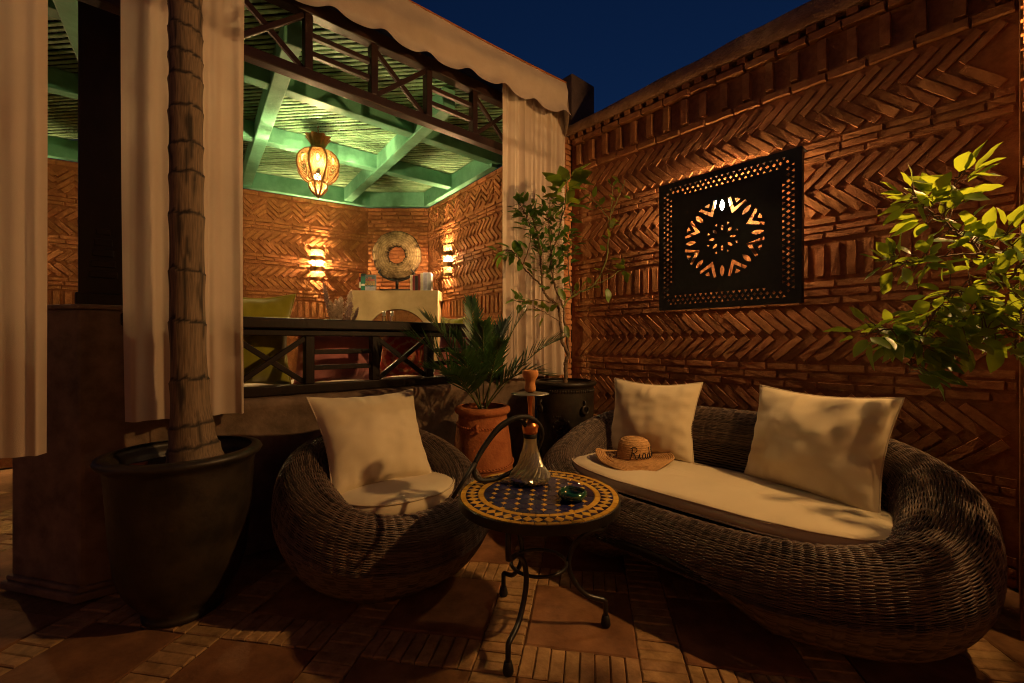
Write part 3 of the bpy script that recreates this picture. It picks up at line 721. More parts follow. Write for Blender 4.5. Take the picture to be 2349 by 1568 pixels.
mb = MB(); mb.v = [tuple(p) for p in rp]+[tuple(cc)]; mb.f = [(i, (i+1) % 6, 6) for i in range(6)]
mb.build('roof_cloth', 'valance', va)
def curtain(label, a, b_, zt, zb, folds, amp, seed, hem=0.0, thick=.02, pin=.35):
    rg = random.Random(seed); ph = [rg.uniform(0, 6) for _ in range(6)]
    a = Vector(a); b_ = Vector(b_); d = (b_-a); Lc = d.length; d.normalize(); n_ = Vector((d.y, -d.x, 0))
    def fn(uu, vv):
        z = zt+(zb+hem*(uu-.5)-zt)*vv
        x = 2*PI*folds*uu
        w = math.sin(x+.7*math.sin(x*.37+ph[0])+.4*vv*math.sin(ph[1]+uu*5))+.45*math.sin(1.73*x+ph[2]+.5*vv)+.25*math.sin(2.9*x+ph[3])
        am = amp*(pin+(1-pin)*min(1, vv*1.6)); 
        sway = .02*math.sin(vv*2.2+ph[4])*vv
        return a+d*(uu*Lc+.012*math.cos(x)*vv+sway*.4)+n_*(w*am+sway)+UP*z
    o = MB().grid(fn, int(folds*30), 36).build('curtain', 'curtain', None, smooth=True)
    return tag(o, label, 'curtain')
curtain('cream curtain hanging beside the lemon tree at the brick pier', W(2.045, 2.42), W(2.73, 2.42), 3.03, .80, 7, .020, 3)
curtain('cream curtain hanging behind the palm trunk by the wooden post', W(.0, 2.40), W(.445, 2.43), 2.95, .735, 3.4, .018, 5, hem=-.01)
curtain('cream curtain hanging in front of the plaster pedestal', (-2.02, 1.36, 0), (-1.675, 1.60, 0), 2.95, .66, 2.4, .024, 9, hem=.02)

# ------------------------------------------------------------------ wicker seats
def wicker_seat(root, centre, lx, ly, a, b_, n_exp, zr, ribs, pitch, base_in, arch=None, th=.125, seat_z=.30):
    M_ = 1440
    th_ = np.linspace(0, 2*np.pi, M_, endpoint=False)
    def sup(t): c, s = np.cos(t), np.sin(t); return np.sign(c)*np.abs(c)**(2/n_exp)*a, np.sign(s)*np.abs(s)**(2/n_exp)*b_
    tt = np.linspace(0, 2*np.pi, 6001); X_, Y_ = sup(tt); ds = np.hypot(np.diff(X_), np.diff(Y_)); S_ = np.concatenate([[0], np.cumsum(ds)]); Lc = S_[-1]
    K = ribs; per = 5; NU = K*per
    tu = np.interp(np.arange(NU)/NU*Lc, S_, tt)
    cx, cyy = sup(tu)
    tx = np.roll(cx, -1)-np.roll(cx, 1); ty = np.roll(cyy, -1)-np.roll(cyy, 1); ln_ = np.hypot(tx, ty); tx /= ln_; ty /= ln_
    for _ in range(6):
        tx = (np.roll(tx, 1)+2*tx+np.roll(tx, -1))/4; ty = (np.roll(ty, 1)+2*ty+np.roll(ty, -1))/4
    ln_ = np.hypot(tx, ty); tx /= ln_; ty /= ln_
    nx, ny = ty, -tx
    w = (1+cyy/b_)/2
    ZR = zr(cx/a, cyy/b_)
    AR = arch(cx/a) if arch else np.zeros(NU)
    def prof(zr_, zb):
        return [(-th*.92, min(seat_z-.04, zr_-.11)), (-th*.98, min(max(seat_z+.02, zr_-.16), zr_-.075)), (-th*.72, zr_-.045), (-th*.05, zr_), (th*.72, zr_-.045), (th*1.02, zr_-.15), (th*.95, zb+(zr_-zb)*.50), (th*.45, zb+(zr_-zb)*.27), (-base_in*.35, zb+(zr_-zb)*.10), (-base_in, zb)]
    # profile sampled by arc length of the mean section
    def curve(pr, m):
        pr = np.array(pr); out = []
        nseg = len(pr)-1
        for t in m:
            x = t*nseg; i = min(int(x), nseg-1); f = x-i
            p0 = pr[max(i-1, 0)]; p1 = pr[i]; p2 = pr[i+1]; p3 = pr[min(i+2, nseg)]
            out.append(.5*((2*p1)+(p2-p0)*f+(2*p0-5*p1+4*p2-p3)*f*f+(3*p1-p0-3*p2+p3)*f**3))
        return np.array(out)
    zm = float(ZR.mean()); fine = np.linspace(0, 1, 400); cm = curve(prof(zm, 0), fine); sl = np.concatenate([[0], np.cumsum(np.hypot(*np.diff(cm, axis=0).T))]); Lp = sl[-1]
    rows = int(Lp/pitch); vt = np.interp((np.arange(rows)+.5)/rows*Lp, sl, fine)
    grid = np.zeros((rows, NU, 3))
    for i in range(NU):
        c = curve(prof(ZR[i], AR[i]), vt)
        grid[:, i, 0] = cx[i]+nx[i]*c[:, 0]; grid[:, i, 1] = cyy[i]+ny[i]*c[:, 0]; grid[:, i, 2] = c[:, 1]
    du = np.roll(grid, -1, 1)-np.roll(grid, 1, 1); dv = np.gradient(grid, axis=0)
    nn = np.cross(du, dv); nn /= np.linalg.norm(nn, axis=2, keepdims=True)+1e-9
    dvn = dv/(np.linalg.norm(dv, axis=2, keepdims=True)+1e-9); rowh = np.linalg.norm(dv, axis=2, keepdims=True)
    # make sure normals point outwards (bulging side)
    mid = int(rows*.62)
    if (nn[mid, 0, 0]*nx[0]+nn[mid, 0, 1]*ny[0]) < 0: nn = -nn
    k_ = np.arange(NU)/per
    Rm = np.array([[lx.x, ly.x, 0], [lx.y, ly.y, 0], [0, 0, 1]]); cen = np.array([centre.x, centre.y, 0])
    lift = .0032
    verts = np.zeros((rows, NU, 4, 3)); jit = np.random.uniform(-.0009, .0009, (rows, 1, 1))
    for j in range(rows):
        wv = np.cos(np.pi*(k_+j))
        offn = (lift*wv+.004)[:, None]
        low = .0008*np.sin(k_*2.1+j*.7)[:, None]
        base = grid[j]+nn[j]*offn+dvn[j]*(jit[j]+low)
        hgt = np.minimum(rowh[j]*.62, .0036)
        verts[j, :, 0] = base+dvn[j]*hgt; verts[j, :, 1] = base+nn[j]*.0034; verts[j, :, 2] = base-dvn[j]*hgt; verts[j, :, 3] = base-nn[j]*.003
    vv = verts.reshape(-1, 3) @ Rm.T+cen-np.array(root_loc(root))
    idx = np.arange(rows*NU*4).reshape(rows, NU, 4); nxt = np.roll(idx, -1, 1); f1 = np.roll(idx, -1, 2); f2 = np.roll(nxt, -1, 2)
    faces = np.stack([idx, f1, f2, nxt], axis=-1).reshape(-1, 4)
    me = bpy.data.meshes.new('wicker_weave'); me.vertices.add(len(vv)); me.vertices.foreach_set('co', vv.ravel())
    me.loops.add(faces.size); me.loops.foreach_set('vertex_index', faces.ravel().astype(np.int32)); me.polygons.add(len(faces))
    me.polygons.foreach_set('loop_start', np.arange(0, faces.size, 4, dtype=np.int32)); me.polygons.foreach_set('loop_total', np.full(len(faces), 4, dtype=np.int32))
    me.polygons.foreach_set('use_smooth', np.ones(len(faces), dtype=bool)); me.update(calc_edges=True); me.materials.append(MATS['wicker'])
    link('wicker_weave', me, root, 'stuff')
    # dark shell under the weave, and upright stakes
    sub = grid[::10, ::3]-nn[::10, ::3]*.0055; sv = sub.reshape(-1, 3) @ Rm.T+cen; R2, C2 = sub.shape[:2]
    mb = MB(); mb.v = [tuple(p) for p in sv]
    for j in range(R2-1):
        for i in range(C2): i2 = (i+1) % C2; mb.f.append((j*C2+i, j*C2+i2, (j+1)*C2+i2, (j+1)*C2+i))
    mb.f.append(tuple(range(C2)))
    mb.build('inner_shell', 'wicker_core', root, smooth=True)
CHC = Vector((-.583, 2.075, 0))
ch = thing('wicker_armchair', 'round brown wicker tub armchair beside the big black pot', 'armchair', CHC)
wicker_seat(ch, CHC, XW, YW, .345, .335, 2.2, lambda x, y: (.492+.132*y+.01*x*x), 66, .0044, .10, seat_z=.30, th=.118)
SFC = W(2.065, .945)
sf = thing('wicker_sofa', 'long curved brown wicker sofa arched underneath, against the brick wall', 'sofa', SFC)
wicker_seat(sf, SFC, -YW, XW, .79, .385, 2.7, lambda x, y: (.53+.17*y-.0*x), 128, .0045, .14,
            arch=lambda x: .15*np.clip(1-(np.abs(x)/.50)**2, 0, 1)**1.2, seat_z=.32, th=.13)

def seat_cushion(name, label, centre, lx, ly, a, b_, n_exp, z0, t, seed, dents=()):
    root = thing(name, label, 'cushion', (centre.x, centre.y, z0))
    def sup(th, k=0.0):
        c, s = math.cos(th), math.sin(th); x = math.copysign(abs(c)**(2/n_exp), c)*(a-k); y = math.copysign(abs(s)**(2/n_exp), s)*(b_-k)
        return x, y
    pr = [(.10, .0), (.03, .004), (.008, .016), (.0, .035), (.0, t*.55), (.004, t*.8), (.014, t*.93), (.035, t*1.0), (.08, t*1.06), (.16, t*1.12), (.24, t*1.15)]
    def pt(x, y, z):
        h = z
        if z > t*.9:
            h += .010*noise.noise((x*5+seed, y*5, 0))+.004*noise.noise((x*16+seed, y*16, 2))
            for (dx, dy, dr, dd) in dents: h -= dd*math.exp(-((x-dx)**2+(y-dy)**2)/dr**2)
        else: h += .004*noise.noise((x*9, y*9, seed))
        return centre+lx*x+ly*y+UP*(z0+h)
    mb = MB(); n = 96
    for (k, z) in pr:
        for i in range(n): x, y = sup(2*PI*i/n, min(k, b_-.02)); mb.v.append(tuple(pt(x, y, z)))
    for j in range(len(pr)-1):
        for i in range(n): i2 = (i+1) % n; mb.f.append((j*n+i, j*n+i2, (j+1)*n+i2, (j+1)*n+i))
    mb.v.append(tuple(pt(0, 0, t*1.17))); ci = len(mb.v)-1; q = (len(pr)-1)*n
    for i in range(n): mb.f.append((q+i, q+(i+1) % n, ci))
    mb.f.append(tuple(range(n)))
    mb.build('cover', 'cushion', root, smooth=True)
    for zz, k in ((t*.90, .008), (.02, .004)):
        MB().tube([pt(*sup(2*PI*i/n, k), zz)+(lx*math.cos(2*PI*i/n)+ly*math.sin(2*PI*i/n))*.003 for i in range(n)], .0042, 6, closed=True).build('piping', 'piping', root, smooth=True)
    return root
seat_cushion('seat_cushion', 'round cream seat cushion lying in the wicker armchair', CHC+Vector((.02, -.02, 0)), XW, YW, .29, .285, 2.2, .335, .088, 3, dents=((.1, .0, .12, .018),))
seat_cushion('seat_cushion', 'long cream seat cushion lying along the wicker sofa', W(2.025, .945), -YW, XW, .715, .288, 2.9, .352, .072, 8)

def pillow(label, BL, BR, TR, TL, t, m='cushion', seed=1, name='back_pillow', sag=.03, mount=None, N_=34, ears=1.0, piped=None):
    BL, BR, TR, TL = (Vector(q) for q in (BL, BR, TR, TL)); nrm = (BR-BL).cross(TL-BL).normalized(); c = (BL+BR+TR+TL)/4
    bot = (BL+BR)/2
    root = thing(name, label, 'pillow', bot); mb = MB()
    ux = (BR-BL).normalized(); uz = (TL-BL).normalized()
    def fn(side):
        def g(uu, vv):
            p = BL*(1-uu)*(1-vv)+BR*uu*(1-vv)+TR*uu*vv+TL*(1-uu)*vv
            p = p+ux*(sag*ears*math.sin(PI*vv)*(1-2*uu)*abs(2*uu-1)**2)+uz*(sag*ears*math.sin(PI*uu)*(1-2*vv)*abs(2*vv-1)**2)
            pr_ = (max(math.sin(PI*uu), 0)**.46)*(max(math.sin(PI*vv), 0)**.46)
            ed = 1-min(1, 4*min(uu, 1-uu, vv, 1-vv))
            wr = .020*noise.noise((uu*4+seed, vv*4, side))+.010*ed*math.sin(38*(uu if min(vv, 1-vv) < min(uu, 1-uu) else vv)+4*noise.noise((uu*4, vv*4, seed)))*min(1, pr_*3)
            wr += .006*noise.noise((uu*11+seed*3, vv*11, side+4))
            return p+nrm*(side*(t/2*pr_+wr*pr_))
        return g
    mb.grid(fn(1), N_, N_); mb.grid(fn(-1), N_, N_)
    o = mb.build('cover', m, root, smooth=True)
    if piped or m == 'cushion':
        g = fn(0); e = [g(k/30, 0) for k in range(30)]+[g(1, k/30) for k in range(30)]+[g(1-k/30, 1) for k in range(30)]+[g(0, 1-k/30) for k in range(30)]
        MB().tube(e, .0035 if not piped else .006, 6, closed=True).build('seam', piped or 'piping', root, smooth=True)
    return root, o
pillow('plump cream pillow leaning in the round wicker armchair', P(762, 1146, 1.85)+UP*.0, P(994, 1092, 2.20), P(947, 893, 2.42), P(703, 912, 2.05), .20, seed=2)
pillow('cream pillow leaning on the sofa back behind the straw hat', P(1388, 1036, 2.68), P(1592, 1070, 2.35), P(1612, 878, 2.43), P(1410, 868, 2.71), .19, seed=5)
pillow('larger cream pillow dappled with leaf shadows on the sofa', P(1704, 1096, 2.16), P(2018, 1194, 1.63), P(2074, 914, 1.72), P(1744, 884, 2.21), .20, seed=9, sag=.026)

# ------------------------------------------------------------------ mosaic table
TC = Vector((.10, 1.652, 0)); TH = .506; TR_ = .295
tb = thing('mosaic_table', 'round mosaic table of blue and yellow tiles on curved iron legs', 'table', TC)
MB().lathe([(.001, TH-.012), (TR_-.004, TH-.012), (TR_-.004, TH-.0035), (TR_-.001, TH-.001), (TR_+.002, TH-.003), (TR_+.002, TH-.034), (TR_-.006, TH-.036), (TR_-.02, TH-.030), (.001, TH-.028)], TC, 96).build('rim', 'iron', tb, smooth=False)
mt = MB().lathe([(.001, TH-.0035), (TR_-.005, TH-.0035)], TC, 64).build('mosaic_bed', 'grout', tb)
def clip_poly(poly, R):
    out = poly
    for k in range(48):
        a = 2*PI*(k+.5)/48; n_ = (math.cos(a), math.sin(a)); new = []
        for i in range(len(out)):
            p, q = out[i], out[(i+1) % len(out)]; dp = p[0]*n_[0]+p[1]*n_[1]-R; dq = q[0]*n_[0]+q[1]*n_[1]-R
            if dp <= 0: new.append(p)
            if dp*dq < 0: t = dp/(dp-dq); new.append((p[0]+(q[0]-p[0])*t, p[1]+(q[1]-p[1])*t))
        out = new
        if len(out) < 3: return []
    return out
def mosaic(poly, m, lift=0.0):
    if len(poly) < 3: return
    ar = abs(sum(poly[i][0]*poly[(i+1) % len(poly)][1]-poly[(i+1) % len(poly)][0]*poly[i][1] for i in range(len(poly))))/2
    if ar < 2e-5: return
    cx = sum(p[0] for p in poly)/len(poly); cy2 = sum(p[1] for p in poly)/len(poly); mb = MB(); k = len(poly); z = TH+lift+random.uniform(-.0003, .0003)
    tx_, ty_ = random.uniform(-.004, .004), random.uniform(-.004, .004)
    for s, zz in ((1, -.0034), (1, -.0006), (.96, 0)):
        for p in poly: mb.v.append((TC.x+cx+(p[0]-cx)*s, TC.y+cy2+(p[1]-cy2)*s, z+zz+tx_*(p[0]-cx)+ty_*(p[1]-cy2)))
    for j in (0, 1):
        for i in range(k): i2 = (i+1) % k; mb.f.append((j*k+i, j*k+i2, (j+1)*k+i2, (j+1)*k+i))
    mb.f.append(tuple(2*k+i for i in range(k)))
    mb.build('mosaic_tile', m, mt)
ra = math.radians(-6); RI = .205; cell = .047; sq = .0120; g_ = .0013
def rt(x, y): return (x*math.cos(ra)-y*math.sin(ra), x*math.sin(ra)+y*math.cos(ra))
hc = cell/2; 
for i in range(-6, 7):
    for j in range(-6, 7):
        x, y = i*cell, j*cell; e = hc-g_; f = hc-sq
        octo = [(x-e, y-f), (x-f, y-e), (x+f, y-e), (x+e, y-f), (x+e, y+f), (x+f, y+e), (x-f, y+e), (x-e, y+f)]
        mosaic(clip_poly([rt(*p) for p in octo], RI-.002), 'blue_tile')
        x += hc; y += hc; e = sq-.0012
        mosaic(clip_poly([rt(x-e, y), rt(x, y-e), rt(x+e, y), rt(x, y+e)], RI-.002), 'yellow_tile')
def pol(r, a): return (r*math.cos(a), r*math.sin(a))
def ring(r0, r1, n, m, ph=0):
    for k in range(n):
        a0 = 2*PI*k/n+ph+.0012/r0; a1 = 2*PI*(k+1)/n+ph-.0012/r0
        mosaic([pol(r0, a0), pol(r0, (a0+a1)/2), pol(r0, a1), pol(r1, a1), pol(r1, (a0+a1)/2), pol(r1, a0)], m)
ring(RI+.001, RI+.021, 30, 'yellow_tile'); ring(.272, .290, 44, 'yellow_tile', .03)
nd = 46; r0, r1 = RI+.0225, .2705; rm = (r0+r1)/2
for k in range(nd):
    a = 2*PI*k/nd; da = PI/nd
    mosaic([pol(r0, a), pol(rm, a+da*.93), pol(r1, a), pol(rm, a-da*.93)], 'yellow_tile')
    mosaic([pol(r1, a+da*.16), pol(rm+.003, a+da), pol(r1, a+2*da-da*.16)], 'blue_tile')
    mosaic([pol(r0, a+da*.16), pol(r0, a+2*da-da*.16), pol(rm-.003, a+da)], 'blue_tile')
for deg in (-116.4, 3, 122.5):
    a = math.radians(deg); d = Vector((math.cos(a), math.sin(a), 0))
    arc = catmull([(.235, .362, 0), (.185, .352, 0), (.135, .310, 0), (.112, .245, 0), (.128, .18, 0), (.178, .120, 0), (.245, .098, 0)], 6)
    prf = [(.252, TH-.032), (.252, .40), (.252, .368)]+[(q.x, q.y) for q in arc]+[(.252, .092), (.253, .05), (.253, .02)]
    lg = MB().tube([TC+d*r+UP*z for r, z in prf], .0095, 10).build('leg', 'iron', tb, smooth=True)
    MB().lathe([(.001, 0), (.016, .0), (.0185, .008), (.0165, .022), (.0125, .040), (.0098, .041)], TC+d*.253, 14).build('rubber_foot', 'rubber', lg, smooth=True)
MB().tube([TC+Vector((.103*math.cos(t), .103*math.sin(t), .245)) for t in [2*PI*k/40 for k in range(40)]], .0065, 8, closed=True).build('ring_brace', 'iron', tb, smooth=True)

# ------------------------------------------------------------------ water pipe
HC = Vector((.073, 1.775, TH+.0015))
hk = thing('hookah', 'copper and cut-glass hookah with a clay bowl on the mosaic table', 'hookah', HC)
gp = [(.050, .0), (.070, .006), (.079, .018), (.0795, .028), (.074, .038), (.066, .048), (.058, .058), (.052, .068), (.047, .079), (.043, .091), (.039, .104), (.034, .120), (.0305, .137), (.0265, .158), (.0255, .182)]
gi = [(max(r-.004, .001), max(z, .006)) for r, z in gp]
def gw(a, i): return 1+(.05*(1 if int(round(a/(2*PI)*42)+i) % 2 else -1) if 1 < i < 13 else 0)
MB().lathe([(.001, .0)]+gp+list(reversed(gi))+[(.001, .008)], HC, 42, gw).build('glass_base', 'crystal', hk)
MB().lathe([(.001, .009), (.066, .009), (.0735, .02), (.0735, .032), (.066, .044), (.001, .044)], HC, 28).build('water', 'clear_water', hk, smooth=True)
MB().lathe([(.001, .176), (.0262, .176), (.0275, .181), (.0275, .196), (.024, .199), (.001, .199)], HC, 24).build('grommet', 'rubber', hk, smooth=True)
st = MB().lathe([(.001, .19), (.0285, .194), (.031, .206), (.0335, .221), (.0335, .225), (.031, .231), (.018, .245), (.0115, .256), (.0095, .268), (.0085, .29), (.0095, .312), (.0125, .335), (.0135, .35), (.012, .352), (.001, .353)], HC, 28).build('stem', 'copper', hk, smooth=True)
MB().lathe([(.001, .350), (.0105, .350), (.0105, .362), (.001, .362)], HC, 16).build('plate_collar', 'rubber', st, smooth=True)
MB().lathe([(.001, .3555), (.05, .3545), (.076, .3525), (.0765, .354), (.05, .3565), (.001, .3575)], HC, 48).build('ash_plate', 'pale_metal', hk, smooth=True)
MB().lathe([(.001, .359), (.016, .360), (.021, .366), (.0225, .376), (.0205, .388), (.0195, .398), (.022, .408), (.0295, .421), (.0325, .433), (.032, .443), (.0295, .4475), (.025, .448), (.022, .438), (.012, .426), (.001, .424)], HC, 32).build('clay_bowl', 'clay_bowl', hk, smooth=True)
hp = [HC+Vector((-.012, -.008, .225)), P(1206, 977, 1.755), P(1187, 961, 1.75), P(1145, 985, 1.74), P(1108, 1032, 1.73), P(1087, 1075, 1.72), P(1098, 1101, 1.735)+UP*.0, P(1135, 1100, 1.77), P(1175, 1082, 1.83), P(1205, 1060, 1.875), P(1230, 1036, 1.875), P(1244, 996, 1.83), P(1231, 968, 1.77), P(1198, 956, 1.71), P(1150, 975, 1.67), P(1110, 1025, 1.64), P(1090, 1062, 1.615)]
hs_ = catmull(hp, 7); MB().tube(hs_, .0088, 10).build('hose', 'rubber', hk, smooth=True)
MB().tube([P(1090, 1062, 1.615), P(1064, 1102, 1.585), P(1038, 1143, 1.55)], [.0095, .0072, .0066], 10).build('mouthpiece', 'black_metal', hk, smooth=True)
at_ = MB().lathe([(.001, .0), (.034, .0), (.046, .010), (.0515, .020), (.050, .028), (.044, .034), (.040, .0335), (.041, .026), (.037, .014), (.02, .008), (.001, .007)], Vector((.214, 1.575, TH+.0012)), 40, lambda a, i: 1+(.05*math.cos(3*a) if 4 <= i <= 7 else 0)).build('ashtray', 'ashtray_glaze', smooth=True)
tag(at_, 'small glossy dark green ceramic ashtray on the mosaic table', 'ashtray')

# ------------------------------------------------------------------ straw hat
HT = Vector((.655, 2.375, .432)); ht = thing('straw_hat', 'wide-brimmed straw hat with black lettering on the sofa cushion', 'hat', HT)
def brimz(a, r): return .012+.020*math.cos(2*a+.6)*((r-.09)/.1)**2*(r > .09)+.006*math.sin(5*a)*(r > .15)
mb = MB(); n = 72; pr = []
for r in np.linspace(.205, .088, 10): pr.append((r, None, 'b'))
cp = [(.086, .022), (.084, .045), (.081, .07), (.077, .092), (.068, .108), (.05, .118), (.028, .122), (.004, .123)]
def ring_pts(r, z):
    return [HT+Vector((r*math.cos(2*PI*k/n), r*math.sin(2*PI*k/n), (z if z is not None else brimz(2*PI*k/n, r)))) for k in range(n)]
rows = [ring_pts(r, None) for r, _, _ in pr]+[ring_pts(r, z) for r, z in cp]
for rr in rows: mb.v += [tuple(p) for p in rr]
for j in range(len(rows)-1):
    for k in range(n): k2 = (k+1) % n; mb.f.append((j*n+k, j*n+k2, (j+1)*n+k2, (j+1)*n+k))
hb_ = mb.build('hat_body', 'straw', ht, smooth=True); md = hb_.modifiers.new('thick', 'SOLIDIFY'); md.thickness = .003
mb = MB()
for r in np.linspace(.20, .095, 11): mb.tube([HT+Vector((r*math.cos(2*PI*k/72), r*math.sin(2*PI*k/72), brimz(2*PI*k/72, r)+.0018)) for k in range(72)], .0046, 5, closed=True)
for r, z in [(.0865, .03), (.0852, .041), (.084, .052), (.0825, .063), (.081, .074), (.079, .085), (.0755, .096), (.067, .109), (.054, .117), (.04, .1205), (.025, .1225)]:
    mb.tube([HT+Vector((r*math.cos(2*PI*k/60), r*math.sin(2*PI*k/60), z)) for k in range(60)], .0046, 5, closed=True)
mb.build('plait_row', 'straw', ht, smooth=True, kind='stuff')
# hand-stitched "Riad A" wound round the crown; letters in crown units (x along, y up)
strokes = [[(0, -.1), (.12, .35), (.2, .95), (.24, 1.25)], [(.05, 1.15), (.25, 1.35), (.55, 1.3), (.62, 1.0), (.42, .72), (.22, .68)], [(.3, .68), (.42, .4), (.55, .0), (.72, .12)],
           [(.72, .12), (.88, .62), (.86, .2), (1.0, .02), (1.14, .2)], [(.93, .85), (.95, .88)],
           [(1.42, .62), (1.22, .62), (1.12, .3), (1.22, .02), (1.4, .2), (1.46, .62), (1.46, .15), (1.56, .03), (1.68, .2)],
           [(1.98, .55), (1.8, .62), (1.68, .3), (1.78, .02), (1.95, .2), (2.06, 1.3), (2.02, .3), (2.1, .03), (2.2, .12)],
           [(2.25, .0), (2.45, .7), (2.62, 1.25), (2.66, .6), (2.72, .02)], [(2.36, .5), (2.7, .5)]]
mb = MB()
for sk in strokes:
    q = catmull([(x, y, 0) for x, y in sk], 6) if len(sk) > 2 else [Vector((x, y, 0)) for x, y in sk]
    pts_ = []
    for p in q:
        ang = math.radians(-118)+p.x*.056/.088; zz = .030+p.y*.043; rr = .0925-.010*max(0, (zz-.03)/.06)
        pts_.append(HT+Vector((rr*math.cos(ang), rr*math.sin(ang), zz)))
    mb.tube(pts_, .0021, 6)
mb.build('stitched_lettering', 'thread', ht, smooth=True)

# ------------------------------------------------------------------ pots
def pot_body(root, c, prof, m, wall, n=56, name='body', wob=None):
    inner = [(r-wall, z) for r, z in reversed(prof) if z > prof[-1][1]-.16]
    return MB().lathe([(.001, 0)]+prof+inner+[(.001, inner[-1][1])], c, n, wob).build(name, m, root, smooth=True)
B1 = Vector((-1.315, 1.775, 0))
p1 = thing('large_pot', 'large black glazed pot with a flared rim holding the palm trunk', 'pot', B1)
pot_body(p1, B1, [(.125, .0), (.135, .006), (.135, .022), (.128, .028), (.15, .06), (.19, .12), (.215, .20), (.228, .32), (.236, .45), (.243, .55), (.246, .585), (.25, .60), (.268, .612), (.274, .624), (.268, .636), (.252, .640)], 'black_pot', .018)
MB().lathe([(.001, .585), (.10, .582), (.235, .575)], B1, 32).build('soil', 'soil', p1, smooth=True)
mb = MB(); mb.box(B1+Vector((-.15, -.05, .585)), Vector((.03, .01, .004)), Vector((-.008, .022, .002)), Vector((0, 0, .006))); mb.build('terracotta_shard', 'terracotta', p1, bevel=.004)
B2 = P(1107, 900, 2.70); B2.z = 0
p2 = thing('terracotta_pot', 'tall terracotta pot with a thumbed band holding the bushy palm', 'pot', B2)
pot_body(p2, B2, [(.115, .0), (.14, .02), (.165, .10), (.180, .20), (.184, .30), (.180, .36), (.170, .47), (.156, .56), (.148, .605), (.146, .625), (.150, .632), (.164, .640), (.170, .655), (.166, .672), (.152, .678)], 'terracotta', .022)
def beads(r, z, n, rad):
    mb = MB()
    for k in range(n): a = 2*PI*k/n; sphere(mb, B2+Vector((r*math.cos(a), r*math.sin(a), z+.012*math.sin(a))), rad, 7, 5, .8)
    mb.tube([B2+Vector((r*math.cos(2*PI*k/48), r*math.sin(2*PI*k/48), z-.006+.012*math.sin(2*PI*k/48))) for k in range(48)], rad*.7, 6, closed=True); return mb
beads(.155, .575, 54, .0075).build('thumbed_band', 'terracotta', p2, smooth=True); beads(.186, .345, 60, .0075).build('thumbed_band', 'terracotta', p2, smooth=True)
hd = Vector((.0, -1, 0)); MB().tube(catmull([B2+hd*.150+Vector((-.02, 0, .585)), B2+hd*.178+Vector((-.02, 0, .58)), B2+hd*.180+Vector((-.02, 0, .555)), B2+hd*.157+Vector((-.02, 0, .545))], 5), .009, 8).build('lug', 'terracotta', p2, smooth=True)
MB().lathe([(.001, .63), (.07, .628), (.135, .62)], B2, 24).build('soil', 'soil', p2, smooth=True)
B3 = P(1296, 900, 3.22); B3.z = 0
p3 = thing('black_pot', 'tall black glazed pot with ring handles holding the lemon tree', 'pot', B3)
pot_body(p3, B3, [(.15, .0), (.155, .02), (.165, .10), (.18, .25), (.195, .42), (.205, .58), (.207, .70), (.205, .745), (.209, .752), (.222, .760), (.228, .772), (.222, .784), (.208, .788)], 'black_pot', .02)
mb = MB()
for k in range(70):
    a = 2*PI*k/70; c_, s_ = math.cos(a), math.sin(a); a2 = a+.05
    mb.tube([B3+Vector((.207*c_, .207*s_, .715)), B3+Vector((.209*math.cos(a2), .209*math.sin(a2), .735))], .004, 5)
mb.build('rope_band', 'black_pot', p3, smooth=True)
for deg in (-58, -148, 32):
    a = math.radians(deg); d = Vector((math.cos(a), math.sin(a), 0)); t_ = Vector((-d.y, d.x, 0)); c_ = B3+d*.214+UP*.60
    MB().tube([c_+t_*.026*math.cos(q)+UP*.026*math.sin(q)+d*.010 for q in [2*PI*k/20 for k in range(20)]], .0085, 8, closed=True).build('ring_handle', 'black_pot', p3, smooth=True)
    MB().tube(catmull([B3+d*.205+UP*.66, B3+d*.221+UP*.65, B3+d*.222+UP*.625], 4), .007, 8).build('handle_lug', 'black_pot', p3, smooth=True)
mb = MB(); rg = random.Random(4)
for k in range(120):                                # moulded flower spray on the pot's belly
    a = math.radians(-100)+rg.gauss(0, .17); z = .44+rg.gauss(0, .085); c_ = B3+Vector((.201*math.cos(a), .201*math.sin(a), z)); sphere(mb, c_-Vector((.004*math.cos(a), .004*math.sin(a), 0)), rg.uniform(.006, .010), 7, 5, rg.uniform(.8, 2.2))
mb.build('moulded_flower', 'black_pot', p3, smooth=True, kind='stuff')
MB().lathe([(.001, .725), (.1, .722), (.195, .715)], B3, 24).build('soil', 'soil', p3, smooth=True)

